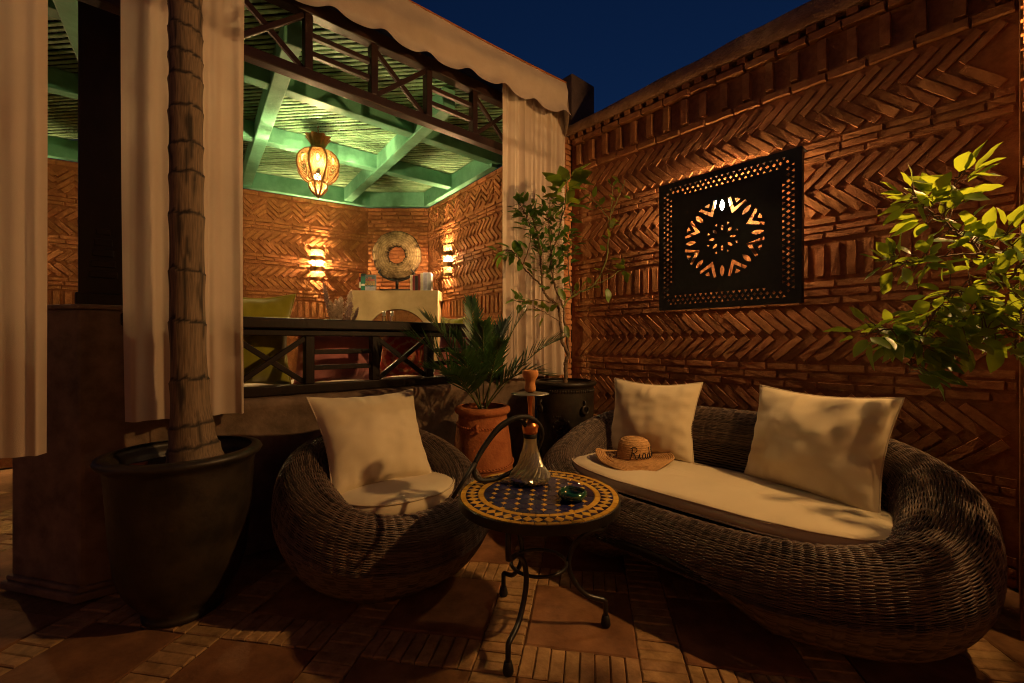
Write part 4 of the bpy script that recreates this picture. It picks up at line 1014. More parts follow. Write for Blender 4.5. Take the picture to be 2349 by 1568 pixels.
# ------------------------------------------------------------------ palm trunk
tr = thing('palm_tree', 'ringed bare palm trunk standing in the large black pot', 'tree', B1+UP*.58)
tp = [Vector((-1.262, 1.775, .57)), Vector((-1.285, 1.775, .75)), Vector((-1.298, 1.775, 1.05)), Vector((-1.304, 1.775, 1.57)), Vector((-1.308, 1.775, 2.1)), Vector((-1.308, 1.775, 2.6)), Vector((-1.30, 1.775, 3.3))]
tpc = catmull(tp, 40); mb = MB(); scar = []; n = 40; rings = [.58, .655, .735, .911, 1.143, 1.353, 1.582, 1.741, 1.852, 1.99, 2.112, 2.198, 2.303, 2.40, 2.49, 2.57, 2.68, 2.8, 2.95, 3.1, 3.4]
zs = np.arange(.56, 3.3, .0075)
for z in zs:
    i = min(range(len(tpc)), key=lambda q: abs(tpc[q].z-z)); c_ = tpc[i]
    for k in range(n):
        a = 2*PI*k/n; zz = z+.010*math.sin(a+1.1+z*5)+.014*noise.noise((math.cos(a)*2.2, math.sin(a)*2.2, z*1.5))
        lo = max([r for r in rings if r <= zz] or [.5]); hi = min([r for r in rings if r > zz] or [3.5]); f = (zz-lo)/(hi-lo)
        base = .0555+.048*math.exp(-(z-.56)/.10)+.012*math.exp(-(z-.56)/.5)
        rr = base*(1+.075*f**4-.03*math.sin(PI*f))+.0025*noise.noise((math.cos(a)*6, math.sin(a)*6, z*3))
        mb.v.append((c_.x+rr*math.cos(a), c_.y+rr*math.sin(a), z))
        dl = min(zz-lo, hi-zz); nz = noise.noise((math.cos(a)*7, math.sin(a)*7, z*9)); n2 = noise.noise((math.cos(a)*3.4+9, math.sin(a)*3.4, z*4+3))
        sc_ = max(0, min(1, (.012+.020*max(0, nz)-(zz-lo))/.008)) if zz-lo < .05 else 0
        sc_ = max(sc_, max(0, min(1, (.005-(hi-zz))/.004)))
        sc_ = max(sc_, max(0, min(1, (n2+.6*nz-.22-.12*(z < 1.7))*5))*.9)
        scar.append(sc_)
for j in range(len(zs)-1):
    for k in range(n): k2 = (k+1) % n; mb.f.append((j*n+k, j*n+k2, (j+1)*n+k2, (j+1)*n+k))
to = mb.build('trunk', 'palm_trunk', tr, smooth=True)
ca = to.data.attributes.new('scar', 'FLOAT', 'POINT'); ca.data.foreach_set('value', scar)

def frond(mb_leaf, path, n_leaf, ll, seed, droop=.25, start=.18):
    rg = random.Random(seed); pts = catmull(path, 14); m_ = len(pts)
    for k in range(n_leaf):
        f = start+(1-start)*(k/(n_leaf-1)); i = min(int(f*(m_-1)), m_-2); p = pts[i]+(pts[i+1]-pts[i])*(f*(m_-1)-i); t = (pts[i+1]-pts[i]).normalized()
        side0 = t.cross(UP); side0 = side0.normalized() if side0.length > .05 else XW; up = side0.cross(t).normalized()
        for sgn in (-1, 1):
            l = ll*(.55+.45*math.sin(PI*min(1, f*1.05)))*rg.uniform(.85, 1.1)*(.55+.45*(1-f)) if f > .9 else ll*(.6+.4*math.sin(PI*f))*rg.uniform(.85, 1.1)
            d = (side0*sgn*(1.0-.55*f)+t*(.55+.75*f)+up*rg.uniform(.1, .45)).normalized(); wv = d.cross(up).normalized()
            wd_ = .0056*rg.uniform(.85, 1.2); mid = p+d*l*.5-UP*droop*l*.10; tip = p+d*l-UP*droop*l*.38
            b0 = len(mb_leaf.v); lift = up*.0022
            for q in (p-wv*wd_*.6, p+lift, p+wv*wd_*.6, mid-wv*wd_*1.5, mid+lift*1.3-up*.003, mid+wv*wd_*1.5, tip): mb_leaf.v.append(tuple(q))
            mb_leaf.f += [(b0, b0+1, b0+4, b0+3), (b0+1, b0+2, b0+5, b0+4), (b0+3, b0+4, b0+6), (b0+4, b0+5, b0+6)]
    return pts
crown = [(math.radians(40*k+rnd_), .9+.2*(k % 3)) for k, rnd_ in zip(range(9), [3, 8, -5, 6, 0, -8, 4, 9, -3])]
for k, (a, ln2) in enumerate(crown):
    d = Vector((math.cos(a), math.sin(a), 0)); q = tpc[-1]
    mb = MB(); ps_ = frond(mb, [q, q+d*ln2*.3+UP*.35, q+d*ln2*.7+UP*.4, q+d*ln2+UP*.12], 34, .3, k)
    fo = mb.build('frond', 'palm_leaf', tr, smooth=False); MB().tube(ps_, [.010*(1-.8*i/len(ps_)) for i in range(len(ps_))], 5).build('rachis', 'rachis', fo, smooth=True)

# ------------------------------------------------------------------ bushy potted palm
pm_ = thing('date_palm', 'bushy young date palm with spiky dark fronds in the terracotta pot', 'palm', B2+UP*.62)
base = B2+UP*.63
tips = [(935, 770, 2.50, .18), (975, 728, 2.78, .18), (1078, 688, 3.02, .14), (1208, 712, 2.72, .19), (1288, 778, 2.80, .20), (1256, 862, 2.52, .18), (975, 845, 2.42, .18), (1150, 790, 2.36, .14), (1022, 862, 2.26, .17), (1050, 815, 2.20, .17), (1108, 748, 2.60, .15), (1160, 742, 2.84, .15), (1205, 838, 2.62, .15), (1040, 768, 2.64, .15)]
for k, (tx1, ty1, td, ll) in enumerate(tips):
    tip = P(tx1, ty1, td); st_ = base+Vector((random.uniform(-.02, .02), random.uniform(-.02, .02), 0))
    v1 = tip-st_; m1 = st_+v1*.33+UP*(.10 if v1.z < .25 else .05); m2 = st_+v1*.70+UP*(.09 if v1.z < .25 else .06)
    mb = MB(); ps_ = frond(mb, [st_, m1, m2, tip], 21, ll*1.05, 50+k, droop=.12, start=.34)
    fo = mb.build('frond', 'palm_leaf', pm_); MB().tube(ps_, [.0048*(1-.75*i/len(ps_)) for i in range(len(ps_))], 5).build('rachis', 'rachis', fo, smooth=True)
mb = MB(); sphere(mb, base+UP*.01, .035, 12, 8, 1.2); mb.build('crown_base', 'bark', pm_, smooth=True)

# ------------------------------------------------------------------ lemon tree and citrus branches
def leaf_mesh(seed, wide):
    rg = random.Random(seed); mb = MB(); nseg = 7; curl = rg.uniform(-.25, .15); fold = rg.uniform(.15, .4); tw = rg.uniform(-.3, .3)
    for i in range(nseg+1):
        t = i/nseg; w = wide*math.sin(PI*t**.85)**.8*(1-.15*t) if 0 < t < 1 else .004
        zc = curl*t*t*.6
        for s in (-1, 0, 1):
            mb.v.append((t, s*w+.02*math.sin(t*9+seed)*abs(s), zc+abs(s)*w*fold+tw*s*w*t+(.02*math.sin(11*t+seed*2) if s else 0)))
    for i in range(nseg):
        for s in (0, 1): q = i*3+s; mb.f.append((q, q+1, q+4, q+3))
    me = bpy.data.meshes.new('leaf'); me.from_pydata(mb.v, [], mb.f); me.update(); me.polygons.foreach_set('use_smooth', [True]*len(me.polygons)); return me
LEAF = {}
for mn in ('leaf', 'leaf_dark'):
    LEAF[mn] = []
    for i in range(7):
        me = leaf_mesh(i, .23+.03*(i % 3)); me.materials.append(MATS[mn]); LEAF[mn].append(me)
def put_leaf(root, p, d, up, size, mn, rg, name='leaf'):
    d = d.normalized(); s = up.cross(d); s = s.normalized() if s.length > .05 else d.orthogonal().normalized(); z = d.cross(s)
    M = Matrix(((d.x, s.x, z.x, p.x), (d.y, s.y, z.y, p.y), (d.z, s.z, z.z, p.z), (0, 0, 0, 1)))
    o = link(name, rg.choice(LEAF[mn]), root); o.matrix_local = Matrix.Translation(-root_loc(root)) @ M @ Matrix.Diagonal((size, size, size, 1))
def branch(root, pts, r0, r1, m, seed, leaves, size, mn, f0=.35, spread=1.0, petiole=.012, cluster=None, toward=None):
    rg = random.Random(seed); q = catmull(pts, 8); m_ = len(q)
    if root['category'] == 'bush': leaves = int(leaves*1.55); size *= .93
    else: size *= 1.3; leaves = int(leaves*1.5)
    q = [p+Vector((rg.uniform(-1, 1), rg.uniform(-1, 1), rg.uniform(-1, 1)))*.004 for p in q]
    br = MB().tube(q, [r0+(r1-r0)*i/(m_-1) for i in range(m_)], 7).build('branch', m, root, smooth=True)
    for k in range(leaves):
        f = f0+(1-f0)*((k+rg.random())/max(leaves, 1)); i = min(int(f*(m_-1)), m_-2); p = q[i]; t = (q[i+1]-q[i]).normalized()
        rv = Vector((rg.gauss(0, 1), rg.gauss(0, 1), rg.gauss(0, .8))); rv = rv-t*rv.dot(t); rv.normalize()
        d = (rv*spread+t*rg.uniform(.2, .9)+UP*rg.uniform(-.35, .25)).normalized()
        off = rg.uniform(.3, 1.0)*(cluster or .0); p2_ = p+d*petiole+rv*off
        if cluster and off > .02: MB().tube([p, p+(p2_-p)*.5+UP*.006, p2_], [.0016, .0013, .001], 4).build('twig', m, root, smooth=True)
        put_leaf(root, p2_, d, (UP+Vector((rg.uniform(-.7, .7), rg.uniform(-.7, .7), 0))), size*rg.uniform(.7, 1.2), mn, rg)
    return br
lt_ = thing('lemon_tree', 'slender young lemon tree with loose glossy leaves in the black pot', 'tree', B3+UP*.72)
def PL(seq, d0=3.22, amp=.10, seed=0):
    rg = random.Random(seed); return [P(x, y, d0+(0 if i == 0 else rg.uniform(-amp, amp))) for i, (x, y) in enumerate(seq)]
branch(lt_, [P(1297, 880, 3.22), P(1298, 850, 3.22), P(1298, 831, 3.22), P(1304, 815, 3.22)], .0165, .0135, 'branch', 1, 0, .05, 'leaf_dark')
A_ = PL([(1304, 815), (1289, 780), (1285, 735), (1279, 703), (1253, 677), (1244, 655), (1242, 623), (1237, 559), (1228, 521), (1217, 479)], seed=1, amp=.05)
branch(lt_, A_, .0125, .006, 'branch', 2, 46, .058, 'leaf_dark', f0=.62, cluster=.07)
branch(lt_, PL([(1244, 655), (1221, 636), (1199, 612), (1189, 591), (1170, 575), (1146, 578)], 3.18, .06, 2), .007, .003, 'branch', 3, 13, .085, 'leaf_dark', f0=.5, cluster=.03)
branch(lt_, PL([(1199, 610), (1212, 572), (1218, 537)], 3.16, .05, 3), .005, .003, 'branch', 4, 5, .06, 'leaf_dark', f0=.4)
Bb = PL([(1304, 815), (1301, 777), (1295, 735), (1292, 706), (1276, 665), (1266, 623), (1263, 585), (1279, 546), (1288, 500), (1292, 450)], 3.22, .07, 4)
branch(lt_, Bb, .010, .0035, 'branch', 5, 52, .056, 'leaf_dark', f0=.45, cluster=.075)
branch(lt_, [Bb[-2], P(1297, 470, 3.1), P(1300, 430, 3.0), P(1302, 410, 2.95)], .005, .0025, 'green_branch', 6, 15, .115, 'leaf', f0=.25, cluster=.03, spread=1.3)
C_ = PL([(1292, 706), (1305, 687), (1330, 671), (1359, 658), (1381, 623), (1393, 585), (1397, 527), (1401, 495), (1418, 455), (1433, 415)], 3.2, .05, 5)
branch(lt_, C_, .008, .002, 'green_branch', 7, 14, .06, 'leaf', f0=.15, cluster=.03)
branch(lt_, PL([(1397, 505), (1375, 473), (1347, 445)], 3.2, .03, 6), .004, .002, 'green_branch', 8, 7, .058, 'leaf', f0=.5)
branch(lt_, PL([(1399, 500), (1404, 460), (1403, 425)], 3.2, .03, 7), .0035, .0018, 'green_branch', 9, 3, .05, 'leaf', f0=.8)
branch(lt_, PL([(1360, 656), (1395, 640), (1420, 622), (1434, 618)], 3.15, .03, 8), .0032, .0018, 'green_branch', 10, 6, .06, 'leaf', f0=.7)
branch(lt_, PL([(1311, 680), (1305, 623), (1303, 575), (1317, 540)], 3.2, .04, 9), .005, .0025, 'branch', 11, 22, .052, 'leaf_dark', f0=.45, cluster=.045)
branch(lt_, PL([(1278, 700), (1235, 688), (1205, 692), (1180, 690)], 3.15, .05, 10), .004, .002, 'branch', 12, 9, .066, 'leaf_dark', f0=.55, cluster=.02)
branch(lt_, PL([(1289, 740), (1262, 725), (1240, 712), (1225, 706)], 3.15, .05, 11), .004, .002, 'branch', 13, 8, .07, 'leaf', f0=.4, cluster=.03)
branch(lt_, PL([(1242, 600), (1222, 540), (1205, 490), (1185, 460)], 3.2, .06, 12), .0045, .002, 'branch', 14, 26, .055, 'leaf_dark', f0=.45, cluster=.05)
branch(lt_, PL([(1266, 610), (1262, 550), (1258, 500), (1262, 455)], 3.15, .06, 13), .0045, .002, 'branch', 15, 30, .055, 'leaf_dark', f0=.3, cluster=.06)
rg = random.Random(1)
for x, y, dx in ((1281, 676, .5), (1393, 676, .1), (1296, 760, .2)): put_leaf(lt_, P(x, y-14, 3.05), Vector((dx, -.1, -.9)), Vector((.2, -1, .2)), .10, 'leaf', rg)

cb = thing('citrus_bush', 'citrus bush with bright yellow-green leaves reaching over the sofa end', 'bush', (1.85, .95, 0))
CB0 = Vector((1.85, .95, 0))
cp_ = thing('planter', 'plain terracotta planter holding the citrus bush past the sofa end', 'pot', CB0)
pot_body(cp_, CB0, [(.14, .0), (.15, .02), (.19, .25), (.2, .38), (.215, .40), (.215, .43), (.2, .435)], 'terracotta', .02, 36)
MB().lathe([(.001, .40), (.18, .39)], CB0, 20).build('soil', 'soil', cp_)
HUB = P(2309, 650, 1.22); RT = P(2385, 725, 1.16)
branch(cb, [CB0+UP*.39, Vector((1.76, 1.02, .7)), Vector((1.6, 1.10, .98)), RT], .012, .008, 'branch', 20, 0, .08, 'leaf')
branch(cb, [RT, P(2349, 688, 1.19), HUB, P(2263, 592, 1.24), P(2213, 550, 1.26), P(2175, 520, 1.27), P(2125, 478, 1.27)], .0055, .002, 'branch', 21, 34, .072, 'leaf', f0=.15, cluster=.05)
branch(cb, [HUB, P(2202, 665, 1.22), P(2156, 700, 1.20), P(2114, 768, 1.19), P(2085, 800, 1.18)], .0042, .002, 'branch', 22, 38, .072, 'leaf', f0=.2, cluster=.05)
branch(cb, [P(2251, 581, 1.24), P(2156, 591, 1.23), P(2072, 604, 1.22), P(2035, 600, 1.2)], .003, .0014, 'branch', 23, 24, .064, 'leaf', f0=.25, cluster=.03)
branch(cb, [RT, P(2349, 741, 1.15), P(2240, 761, 1.16), P(2179, 799, 1.17)], .004, .002, 'branch', 24, 26, .068, 'leaf', f0=.15, cluster=.045)
branch(cb, [P(2175, 520, 1.27), P(2165, 470, 1.25), P(2185, 430, 1.22), P(2200, 395, 1.2)], .003, .0014, 'branch', 25, 17, .082, 'leaf', f0=.2, cluster=.03)
branch(cb, [P(2175, 520, 1.27), P(2120, 475, 1.24), P(2085, 445, 1.2)], .0025, .0013, 'branch', 26, 13, .07, 'leaf', f0=.3, cluster=.03)
branch(cb, [P(2114, 768, 1.19), P(2050, 755, 1.17), P(2000, 765, 1.16), P(1975, 772, 1.15)], .0025, .0013, 'branch', 27, 14, .066, 'leaf', f0=.1, cluster=.03)
branch(cb, [P(2114, 768, 1.19), P(2095, 815, 1.18), P(2085, 855, 1.17)], .0025, .0013, 'branch', 28, 16, .076, 'leaf_dark', f0=.1, cluster=.04)
branch(cb, [HUB, P(2340, 600, 1.2), P(2320, 560, 1.18), P(2305, 535, 1.16)], .0035, .0015, 'branch', 29, 16, .075, 'leaf', f0=.2, cluster=.04)
branch(cb, [P(2349, 700, 1.15), P(2335, 760, 1.12), P(2325, 815, 1.12)], .003, .0015, 'branch', 30, 14, .065, 'leaf', f0=.2, cluster=.035)
branch(cb, [HUB, P(2250, 690, 1.2), P(2230, 720, 1.18), P(2200, 740, 1.17)], .003, .0015, 'branch', 31, 18, .07, 'leaf', f0=.2, cluster=.04)

for k, (b0, b1, b2) in enumerate((((1.60, 1.16, 1.0), (1.66, 1.36, 1.25), (1.72, 1.50, 1.45)), ((1.60, 1.16, 1.0), (1.78, 1.30, 1.30), (1.86, 1.38, 1.55)), ((1.62, 1.18, 1.0), (1.62, 1.42, 1.12), (1.60, 1.56, 1.28)))):
    branch(cb, [Vector(b0), (Vector(b0)+Vector(b1))/2+UP*.04, Vector(b1), Vector(b2)], .004, .0016, 'branch', 40+k, 24, .075, 'leaf', f0=.25, cluster=.07)
# ------------------------------------------------------------------ lantern
LC = Vector((-1.603, 3.66, 0)); ZB = 2.262
la = thing('hanging_lantern', 'pierced brass lantern glowing under the green slatted ceiling', 'lantern', LC+UP*ZB)
S_ = .001137*1.0
def lathe_uv(prof, n, reps, vmap, name, m, parent, wob=None):
    mb = MB(); mb.lathe(prof, LC, n, wob); o = mb.build(name, m, parent, smooth=True)
    uvl = o.data.uv_layers.new(name='uv'); o0 = root_loc(parent)
    for poly in o.data.polygons:
        us = []
        for li in poly.loop_indices:
            vtx = o.data.vertices[o.data.loops[li].vertex_index].co+o0; a = math.atan2(vtx.y-LC.y, vtx.x-LC.x)/(2*PI) % 1.0; us.append((li, a, vtx.z))
        big = max(q[1] for q in us)
        for li, a, z in us:
            if big-a > .5: a += 1
            uvl.data[li].uv = (a*reps, vmap(z))
    return o
zb = ZB
bodyp = [(.066, zb+.115), (.098, zb+.135), (.134, zb+.172), (.158, zb+.215), (.166, zb+.258), (.160, zb+.300), (.138, zb+.342), (.104, zb+.374), (.062, zb+.392)]
lathe_uv(bodyp, 64, 8, lambda z: (z-zb-.115)/.277-.08, 'body_shell', 'pierced_brass', la, lambda a, i: 1+.05*abs(math.cos(4*a))-.03)
lowp = [(.006, zb+.008), (.026, zb+.024), (.052, zb+.052), (.070, zb+.082), (.071, zb+.098), (.062, zb+.115)]
lathe_uv(lowp, 48, 8, lambda z: (z-zb)/.115*.75+.0, 'lower_shell', 'pierced_brass', la)
MB().lathe([(.002, zb-.012), (.006, zb-.006), (.008, zb+.004), (.004, zb+.012)], LC, 12).build('finial', 'brass', la, smooth=True)
for k in range(8):
    a = PI/4*k; d = Vector((math.cos(a), math.sin(a), 0)); MB().tube([LC+d*(r*1.02+.002)+UP*z for r, z in lowp+bodyp[1:]], .0075, 6).build('rib', 'brass', la, smooth=True)
MB().lathe([(.066, zb+.110), (.073, zb+.115), (.069, zb+.121)], LC, 32).build('collar', 'brass', la, smooth=True)
cr = MB()
def crw(a, i): return 1+(i/5)*.14*math.cos(8*a)
cr.lathe([(.068, zb+.388), (.056, zb+.402), (.054, zb+.418), (.060, zb+.440), (.074, zb+.468), (.094, zb+.498)], LC, 48, crw)
MB().lathe([(.001, zb+.412), (.054, zb+.410)], LC, 32).build('light_baffle', 'brass', la)  # disc added to keep the bulb's hot spot off the ceiling
cr.build('flared_crown', 'brass', la, smooth=True)
mb = MB(); z = zb+.44; k = 0
while z < ZC+.0:
    d = XW if k % 2 else YW; mb.tube([LC+d*.007*math.cos(q)+UP*(z+.012+.016*math.sin(q)) for q in [2*PI*t/10 for t in range(10)]], .0022, 5, closed=True); z += .023; k += 1
mb.build('chain', 'brass', la, smooth=True)
LB = LC+UP*(zb+.165)-Vector((0, .01, 0))
sphere(MB(), LB, .026).build('bulb', 'bulb_lantern', la, smooth=True)
point_light('lantern_light', LB, 1250, (1.0, .68, .28), .028, la)

# ------------------------------------------------------------------ wall sconces
def sconce(label, p, n, z, power):
    n = n.normalized(); t = Vector((-n.y, n.x, 0)); root = thing('wall_sconce', label, 'wall lamp', Vector((p.x, p.y, z-.18)), 'pierced metal sconces on the pavilion walls')
    R_, hh = .073, .363
    def shell(z0, z1, m, name):
        mb = MB(); N_ = 20
        for zz in (z0, z1):
            for k in range(N_+1):
                a = -PI/2+PI*k/N_; mb.v.append(tuple(p+n*(.006+R_*math.cos(a))+t*R_*math.sin(a)+UP*(z-hh/2+zz)))
        for k in range(N_): mb.f.append((k, k+1, N_+1+k+1, N_+1+k))
        o = mb.build(name, m, root, smooth=True); uvl = o.data.uv_layers.new(name='uv')
        for poly in o.data.polygons:
            for li in poly.loop_indices: vi = o.data.loops[li].vertex_index; uvl.data[li].uv = ((vi % (N_+1))/N_, vi // (N_+1))
    edges = [(0, .035, 0), (.035, .10, 1), (.10, .155, 0), (.155, .225, 1), (.225, .275, 0), (.275, .345, 1), (.345, .363, 0)]
    for z0, z1, k in edges: shell(z0, z1, 'pierced_sconce' if k else 'brass', 'pierced_band' if k else 'plain_band')
    MB().box(p+n*.004+UP*z, t*.02, n*.003, UP*.15).build('back_plate', 'brass', root)
    mb = MB()
    for zz in (.02, .345):
        for k in range(13): a = -PI/2+PI*k/12; mb.v.append(tuple(p+n*(.006+(R_-.008)*math.cos(a))+t*(R_-.008)*math.sin(a)+UP*(z-hh/2+zz)))
    for k in range(12): mb.f.append((k, k+1, 13+k+1, 13+k))
    mb.build('glow_liner', 'glow_diffuser', root, smooth=True)  # added diffuser, catches the bulb's light behind the holes
    bl = p+n*.034+UP*(z+.02)
    sphere(MB(), bl, .016, 10, 7, 1.6).build('bulb', 'bulb_hot', root, smooth=True)
    point_light('sconce_light', bl, power, (1.0, .57, .24), .018, root)
sL = K1+DL*.573; sR = K2+DR*.553; sF = K1+DL*3.26
sconce('pierced half-round metal sconce glowing on the wall below the lantern', sL, -nin, 1.941, 800)
sconce('pierced half-round metal sconce on the short wall beside the curtain', sR, -nir, 1.964, 700)
sconce('pierced half-round metal sconce behind the curtain by the pedestal', sF, -nin, 1.93, 800)

# ------------------------------------------------------------------ fireplace, disc, books
FX0, FX1, FY, FT = -1.746, -.803, 4.81, 1.624
fp = thing('fireplace', 'cream plaster corner fireplace with a brick-fan arch', 'fireplace', (-1.27, 4.95, .4))
AC = Vector((-1.245, FY, 1.05)); RA, RO = .10, .365
cu = bpy.data.curves.new('fp', 'CURVE'); cu.dimensions = '2D'; cu.fill_mode = 'BOTH'; cu.extrude = .015
def wav(x): return FT+.006*math.sin(x*9)
spl([(FX0, .40), (AC.x-RO, .40), (AC.x-RO, AC.z)]+[(AC.x+RO*math.cos(PI-PI*k/28), AC.z+RO*1.02*math.sin(PI*k/28)) for k in range(29)]+[(AC.x+RO, .40), (FX1, .40), (FX1, FT)]+[(FX1+(FX0-FX1)*k/10, FT) for k in range(1, 11)])
co = bpy.data.objects.new('tmp', cu); COL.objects.link(co); dg = bpy.context.evaluated_depsgraph_get(); fm = bpy.data.meshes.new_from_object(co.evaluated_get(dg)); bpy.data.objects.remove(co)
fm.materials.clear(); fm.materials.append(MATS['cream'])
ff = link('plaster_front', fm, fp); ff.matrix_local = Matrix.Translation(Vector((0, FY, 0))-fp.location) @ Matrix.Rotation(PI/2, 4, 'X')
mb = MB(); mb.prism([(FX0, FY+.016), (FX1, FY+.016), (FX1+.02, 5.05), (K2.x-.02, 5.31), (K1.x+.02, 5.31), (FX0-.02, 5.2)], FT-.10, FT-.001); mb.build('mantel_top', 'cream', fp)
MB().box((FX1-.04, FY+.16, 1.0), Vector((.04, 0, 0)), Vector((0, .14, 0)), UP*.6).build('side_cheek', 'cream', fp); MB().box((FX0+.04, FY+.16, 1.0), Vector((.04, 0, 0)), Vector((0, .14, 0)), UP*.6).build('side_cheek', 'cream', fp)
nv = 21
for k in range(nv):
    a = PI*(k+.5)/nv; c_ = AC+Vector((math.cos(a)*(RA+RO)/2, .008, math.sin(a)*(RA+RO)/2)); rd = Vector((math.cos(a), 0, math.sin(a))); tg = Vector((-rd.z, 0, rd.x))
    mb = MB(); hw = PI/nv/2
    mb.v = [tuple(AC+Vector((0, yy, 0))+Vector((math.cos(a+s*hw*.95), 0, math.sin(a+s*hw*.95)))*r) for yy in (-.008+.002*(k % 2), .05) for r in (RA, RO-.004) for s in (-1, 1)]
    mb.f = [(0, 1, 3, 2), (4, 6, 7, 5), (0, 2, 6, 4), (1, 5, 7, 3), (0, 4, 5, 1), (2, 3, 7, 6)]; mb.build('voussoir', 'brick', fp)
MB().box((AC.x, FY+.30, .8), Vector((.38, 0, 0)), Vector((0, .01, 0)), UP*.42).build('firebox_back', 'char', fp)
DC = Vector((-1.305, 5.02, 2.047)); RD = .277
ds_ = thing('wooden_disc', 'weathered round wooden disc with a hole on a black stand', 'sculpture', (DC.x, DC.y, FT))
mb = MB(); n = 96
def dprof(a):
    o_ = RD*(1+.025*noise.noise((math.cos(a)*2, math.sin(a)*2, 1))+.018*noise.noise((math.cos(a)*9, math.sin(a)*9, 4))); i_ = .095*(1+.10*noise.noise((math.cos(a)*3, math.sin(a)*3, 7))+.07*noise.noise((math.cos(a)*11, math.sin(a)*11, 9)))
    return [(i_*1.06, .03), (i_, .0), (i_*1.03, -.03), (i_*1.12, -.038), (i_*1.5, -.036), ((i_+o_)/2, -.034), (o_*.93, -.032), (o_*.985, -.02), (o_, 0), (o_*.97, .03)]
for k in range(n):
    a = 2*PI*k/n
    for r, y in dprof(a): mb.v.append((DC.x+r*math.cos(a), DC.y+y+.004*noise.noise((r*30, a*6, 2)), DC.z+r*math.sin(a)))
m_ = 10
for k in range(n):
    k2 = (k+1) % n
    for j in range(m_): j2 = (j+1) % m_; mb.f.append((k*m_+j, k*m_+j2, k2*m_+j2, k2*m_+j))
dk = []; rr_ = []
for k in range(n):
    a = 2*PI*k/n; pf_ = dprof(a)
    for j, (r, y) in enumerate(pf_):
        e_ = min(abs(r-pf_[8][0])/.022, abs(r-pf_[1][0])/.026); nz = noise.noise((math.cos(a)*8, math.sin(a)*8, j*.9))
        dk.append(max(0, min(1, 1.15-e_+1.1*nz)) if j != 5 else max(0, nz-.3)); rr_.append(r)
do_ = mb.build('disc', 'stone_disc', ds_, smooth=True)
at_d = do_.data.attributes.new('char', 'FLOAT', 'POINT'); at_d.data.foreach_set('value', dk)
at_d = do_.data.attributes.new('radius', 'FLOAT', 'POINT'); at_d.data.foreach_set('value', rr_)
mb = MB(); mb.tube([DC+Vector((1.01*RD*math.cos(t), 0, 1.01*RD*math.sin(t)-.004)) for t in [math.radians(225+90*k/16) for k in range(17)]], .014, 8)
for s in (225, 315): a = math.radians(s); mb.tube([DC+Vector((1.02*RD*math.cos(a), 0, 1.02*RD*math.sin(a))), DC+Vector((1.0*RD*math.cos(a), -.045, 1.0*RD*math.sin(a))), DC+Vector((.86*RD*math.cos(a), -.048, .86*RD*math.sin(a)))], .010, 8)
mb.tube([DC-UP*(RD+.008), Vector((DC.x, DC.y, FT+.03))], .017, 10); mb.build('cradle', 'black_metal', ds_, smooth=True)
MB().box((DC.x, DC.y-.02, FT+.016), Vector((.17, 0, 0)), Vector((0, .07, 0)), UP*.015).build('stand_base', 'black_metal', ds_, bevel=.004)
def text(body, size, loc, m, parent, rotm=None, align='CENTER', sx=1.0):
    tcu = bpy.data.curves.new('t', 'FONT'); tcu.body = body; tcu.size = size; tcu.align_x = align; tcu.extrude = .0004; tcu.offset = .0006
    to_ = bpy.data.objects.new('t', tcu); COL.objects.link(to_); dg = bpy.context.evaluated_depsgraph_get(); me = bpy.data.meshes.new_from_object(to_.evaluated_get(dg)); bpy.data.objects.remove(to_)
    me.materials.clear(); me.materials.append(MATS[m]); o = link('lettering', me, parent)
    o.matrix_local = Matrix.Translation(Vector(loc)-root_loc(parent)) @ (rotm or Matrix.Rotation(PI/2, 4, 'X')) @ Matrix.Diagonal((sx, 1, 1, 1)); return o
def book(label, x, y, w, h, dpt, m, tilt=0, yaw=0, bands=()):
    b0 = Vector((x, y, FT)); root = thing('book', label, 'book', b0)
    ca, sa = math.cos(yaw), math.sin(yaw); ax = Vector((ca*math.cos(tilt), sa*math.cos(tilt), math.sin(tilt))); ay = Vector((-sa, ca, 0)); az = ax.cross(ay)
    lift = abs(math.sin(tilt))*w/2
    c_ = b0+az*h/2+UP*(lift+.001)
    mb = MB()
    mb.box(c_-ax*(w/2-.0015), ax*.0015, ay*dpt/2, az*h/2); mb.box(c_+ax*(w/2-.0015), ax*.0015, ay*dpt/2, az*h/2); mb.box(c_-ay*(dpt/2), ax*w/2, ay*.0015, az*h/2)
    mb.build('cover', m, root, bevel=.001)
    MB().box(c_+ay*.002, ax*(w/2-.003), ay*(dpt/2-.002), az*(h/2-.004)).build('pages', 'paper', root)
    for (f0, f1, mm) in bands: MB().box(c_-ay*(dpt/2+.0022)+az*h*((f0+f1)/2-.5), ax*(w/2-.003), ay*.0005, az*h*(f1-f0)/2).build('spine_print', mm, root)
    return root, c_, ax, ay, az
bx = FX0
book('tall dark red book standing next to the teal book on the mantel', -1.695, 4.99, .035, .215, .15, 'book_red', tilt=.0, yaw=.15, bands=((.75, .95, 'ink_orange'), (.2, .5, 'ink_white')))
book('teal green book leaning behind the paperback on the mantel', -1.652, 4.955, .045, .195, .14, 'book_teal', tilt=.0, yaw=.1, bands=((.84, .97, 'ink_dark'), (.3, .42, 'ink_white')))
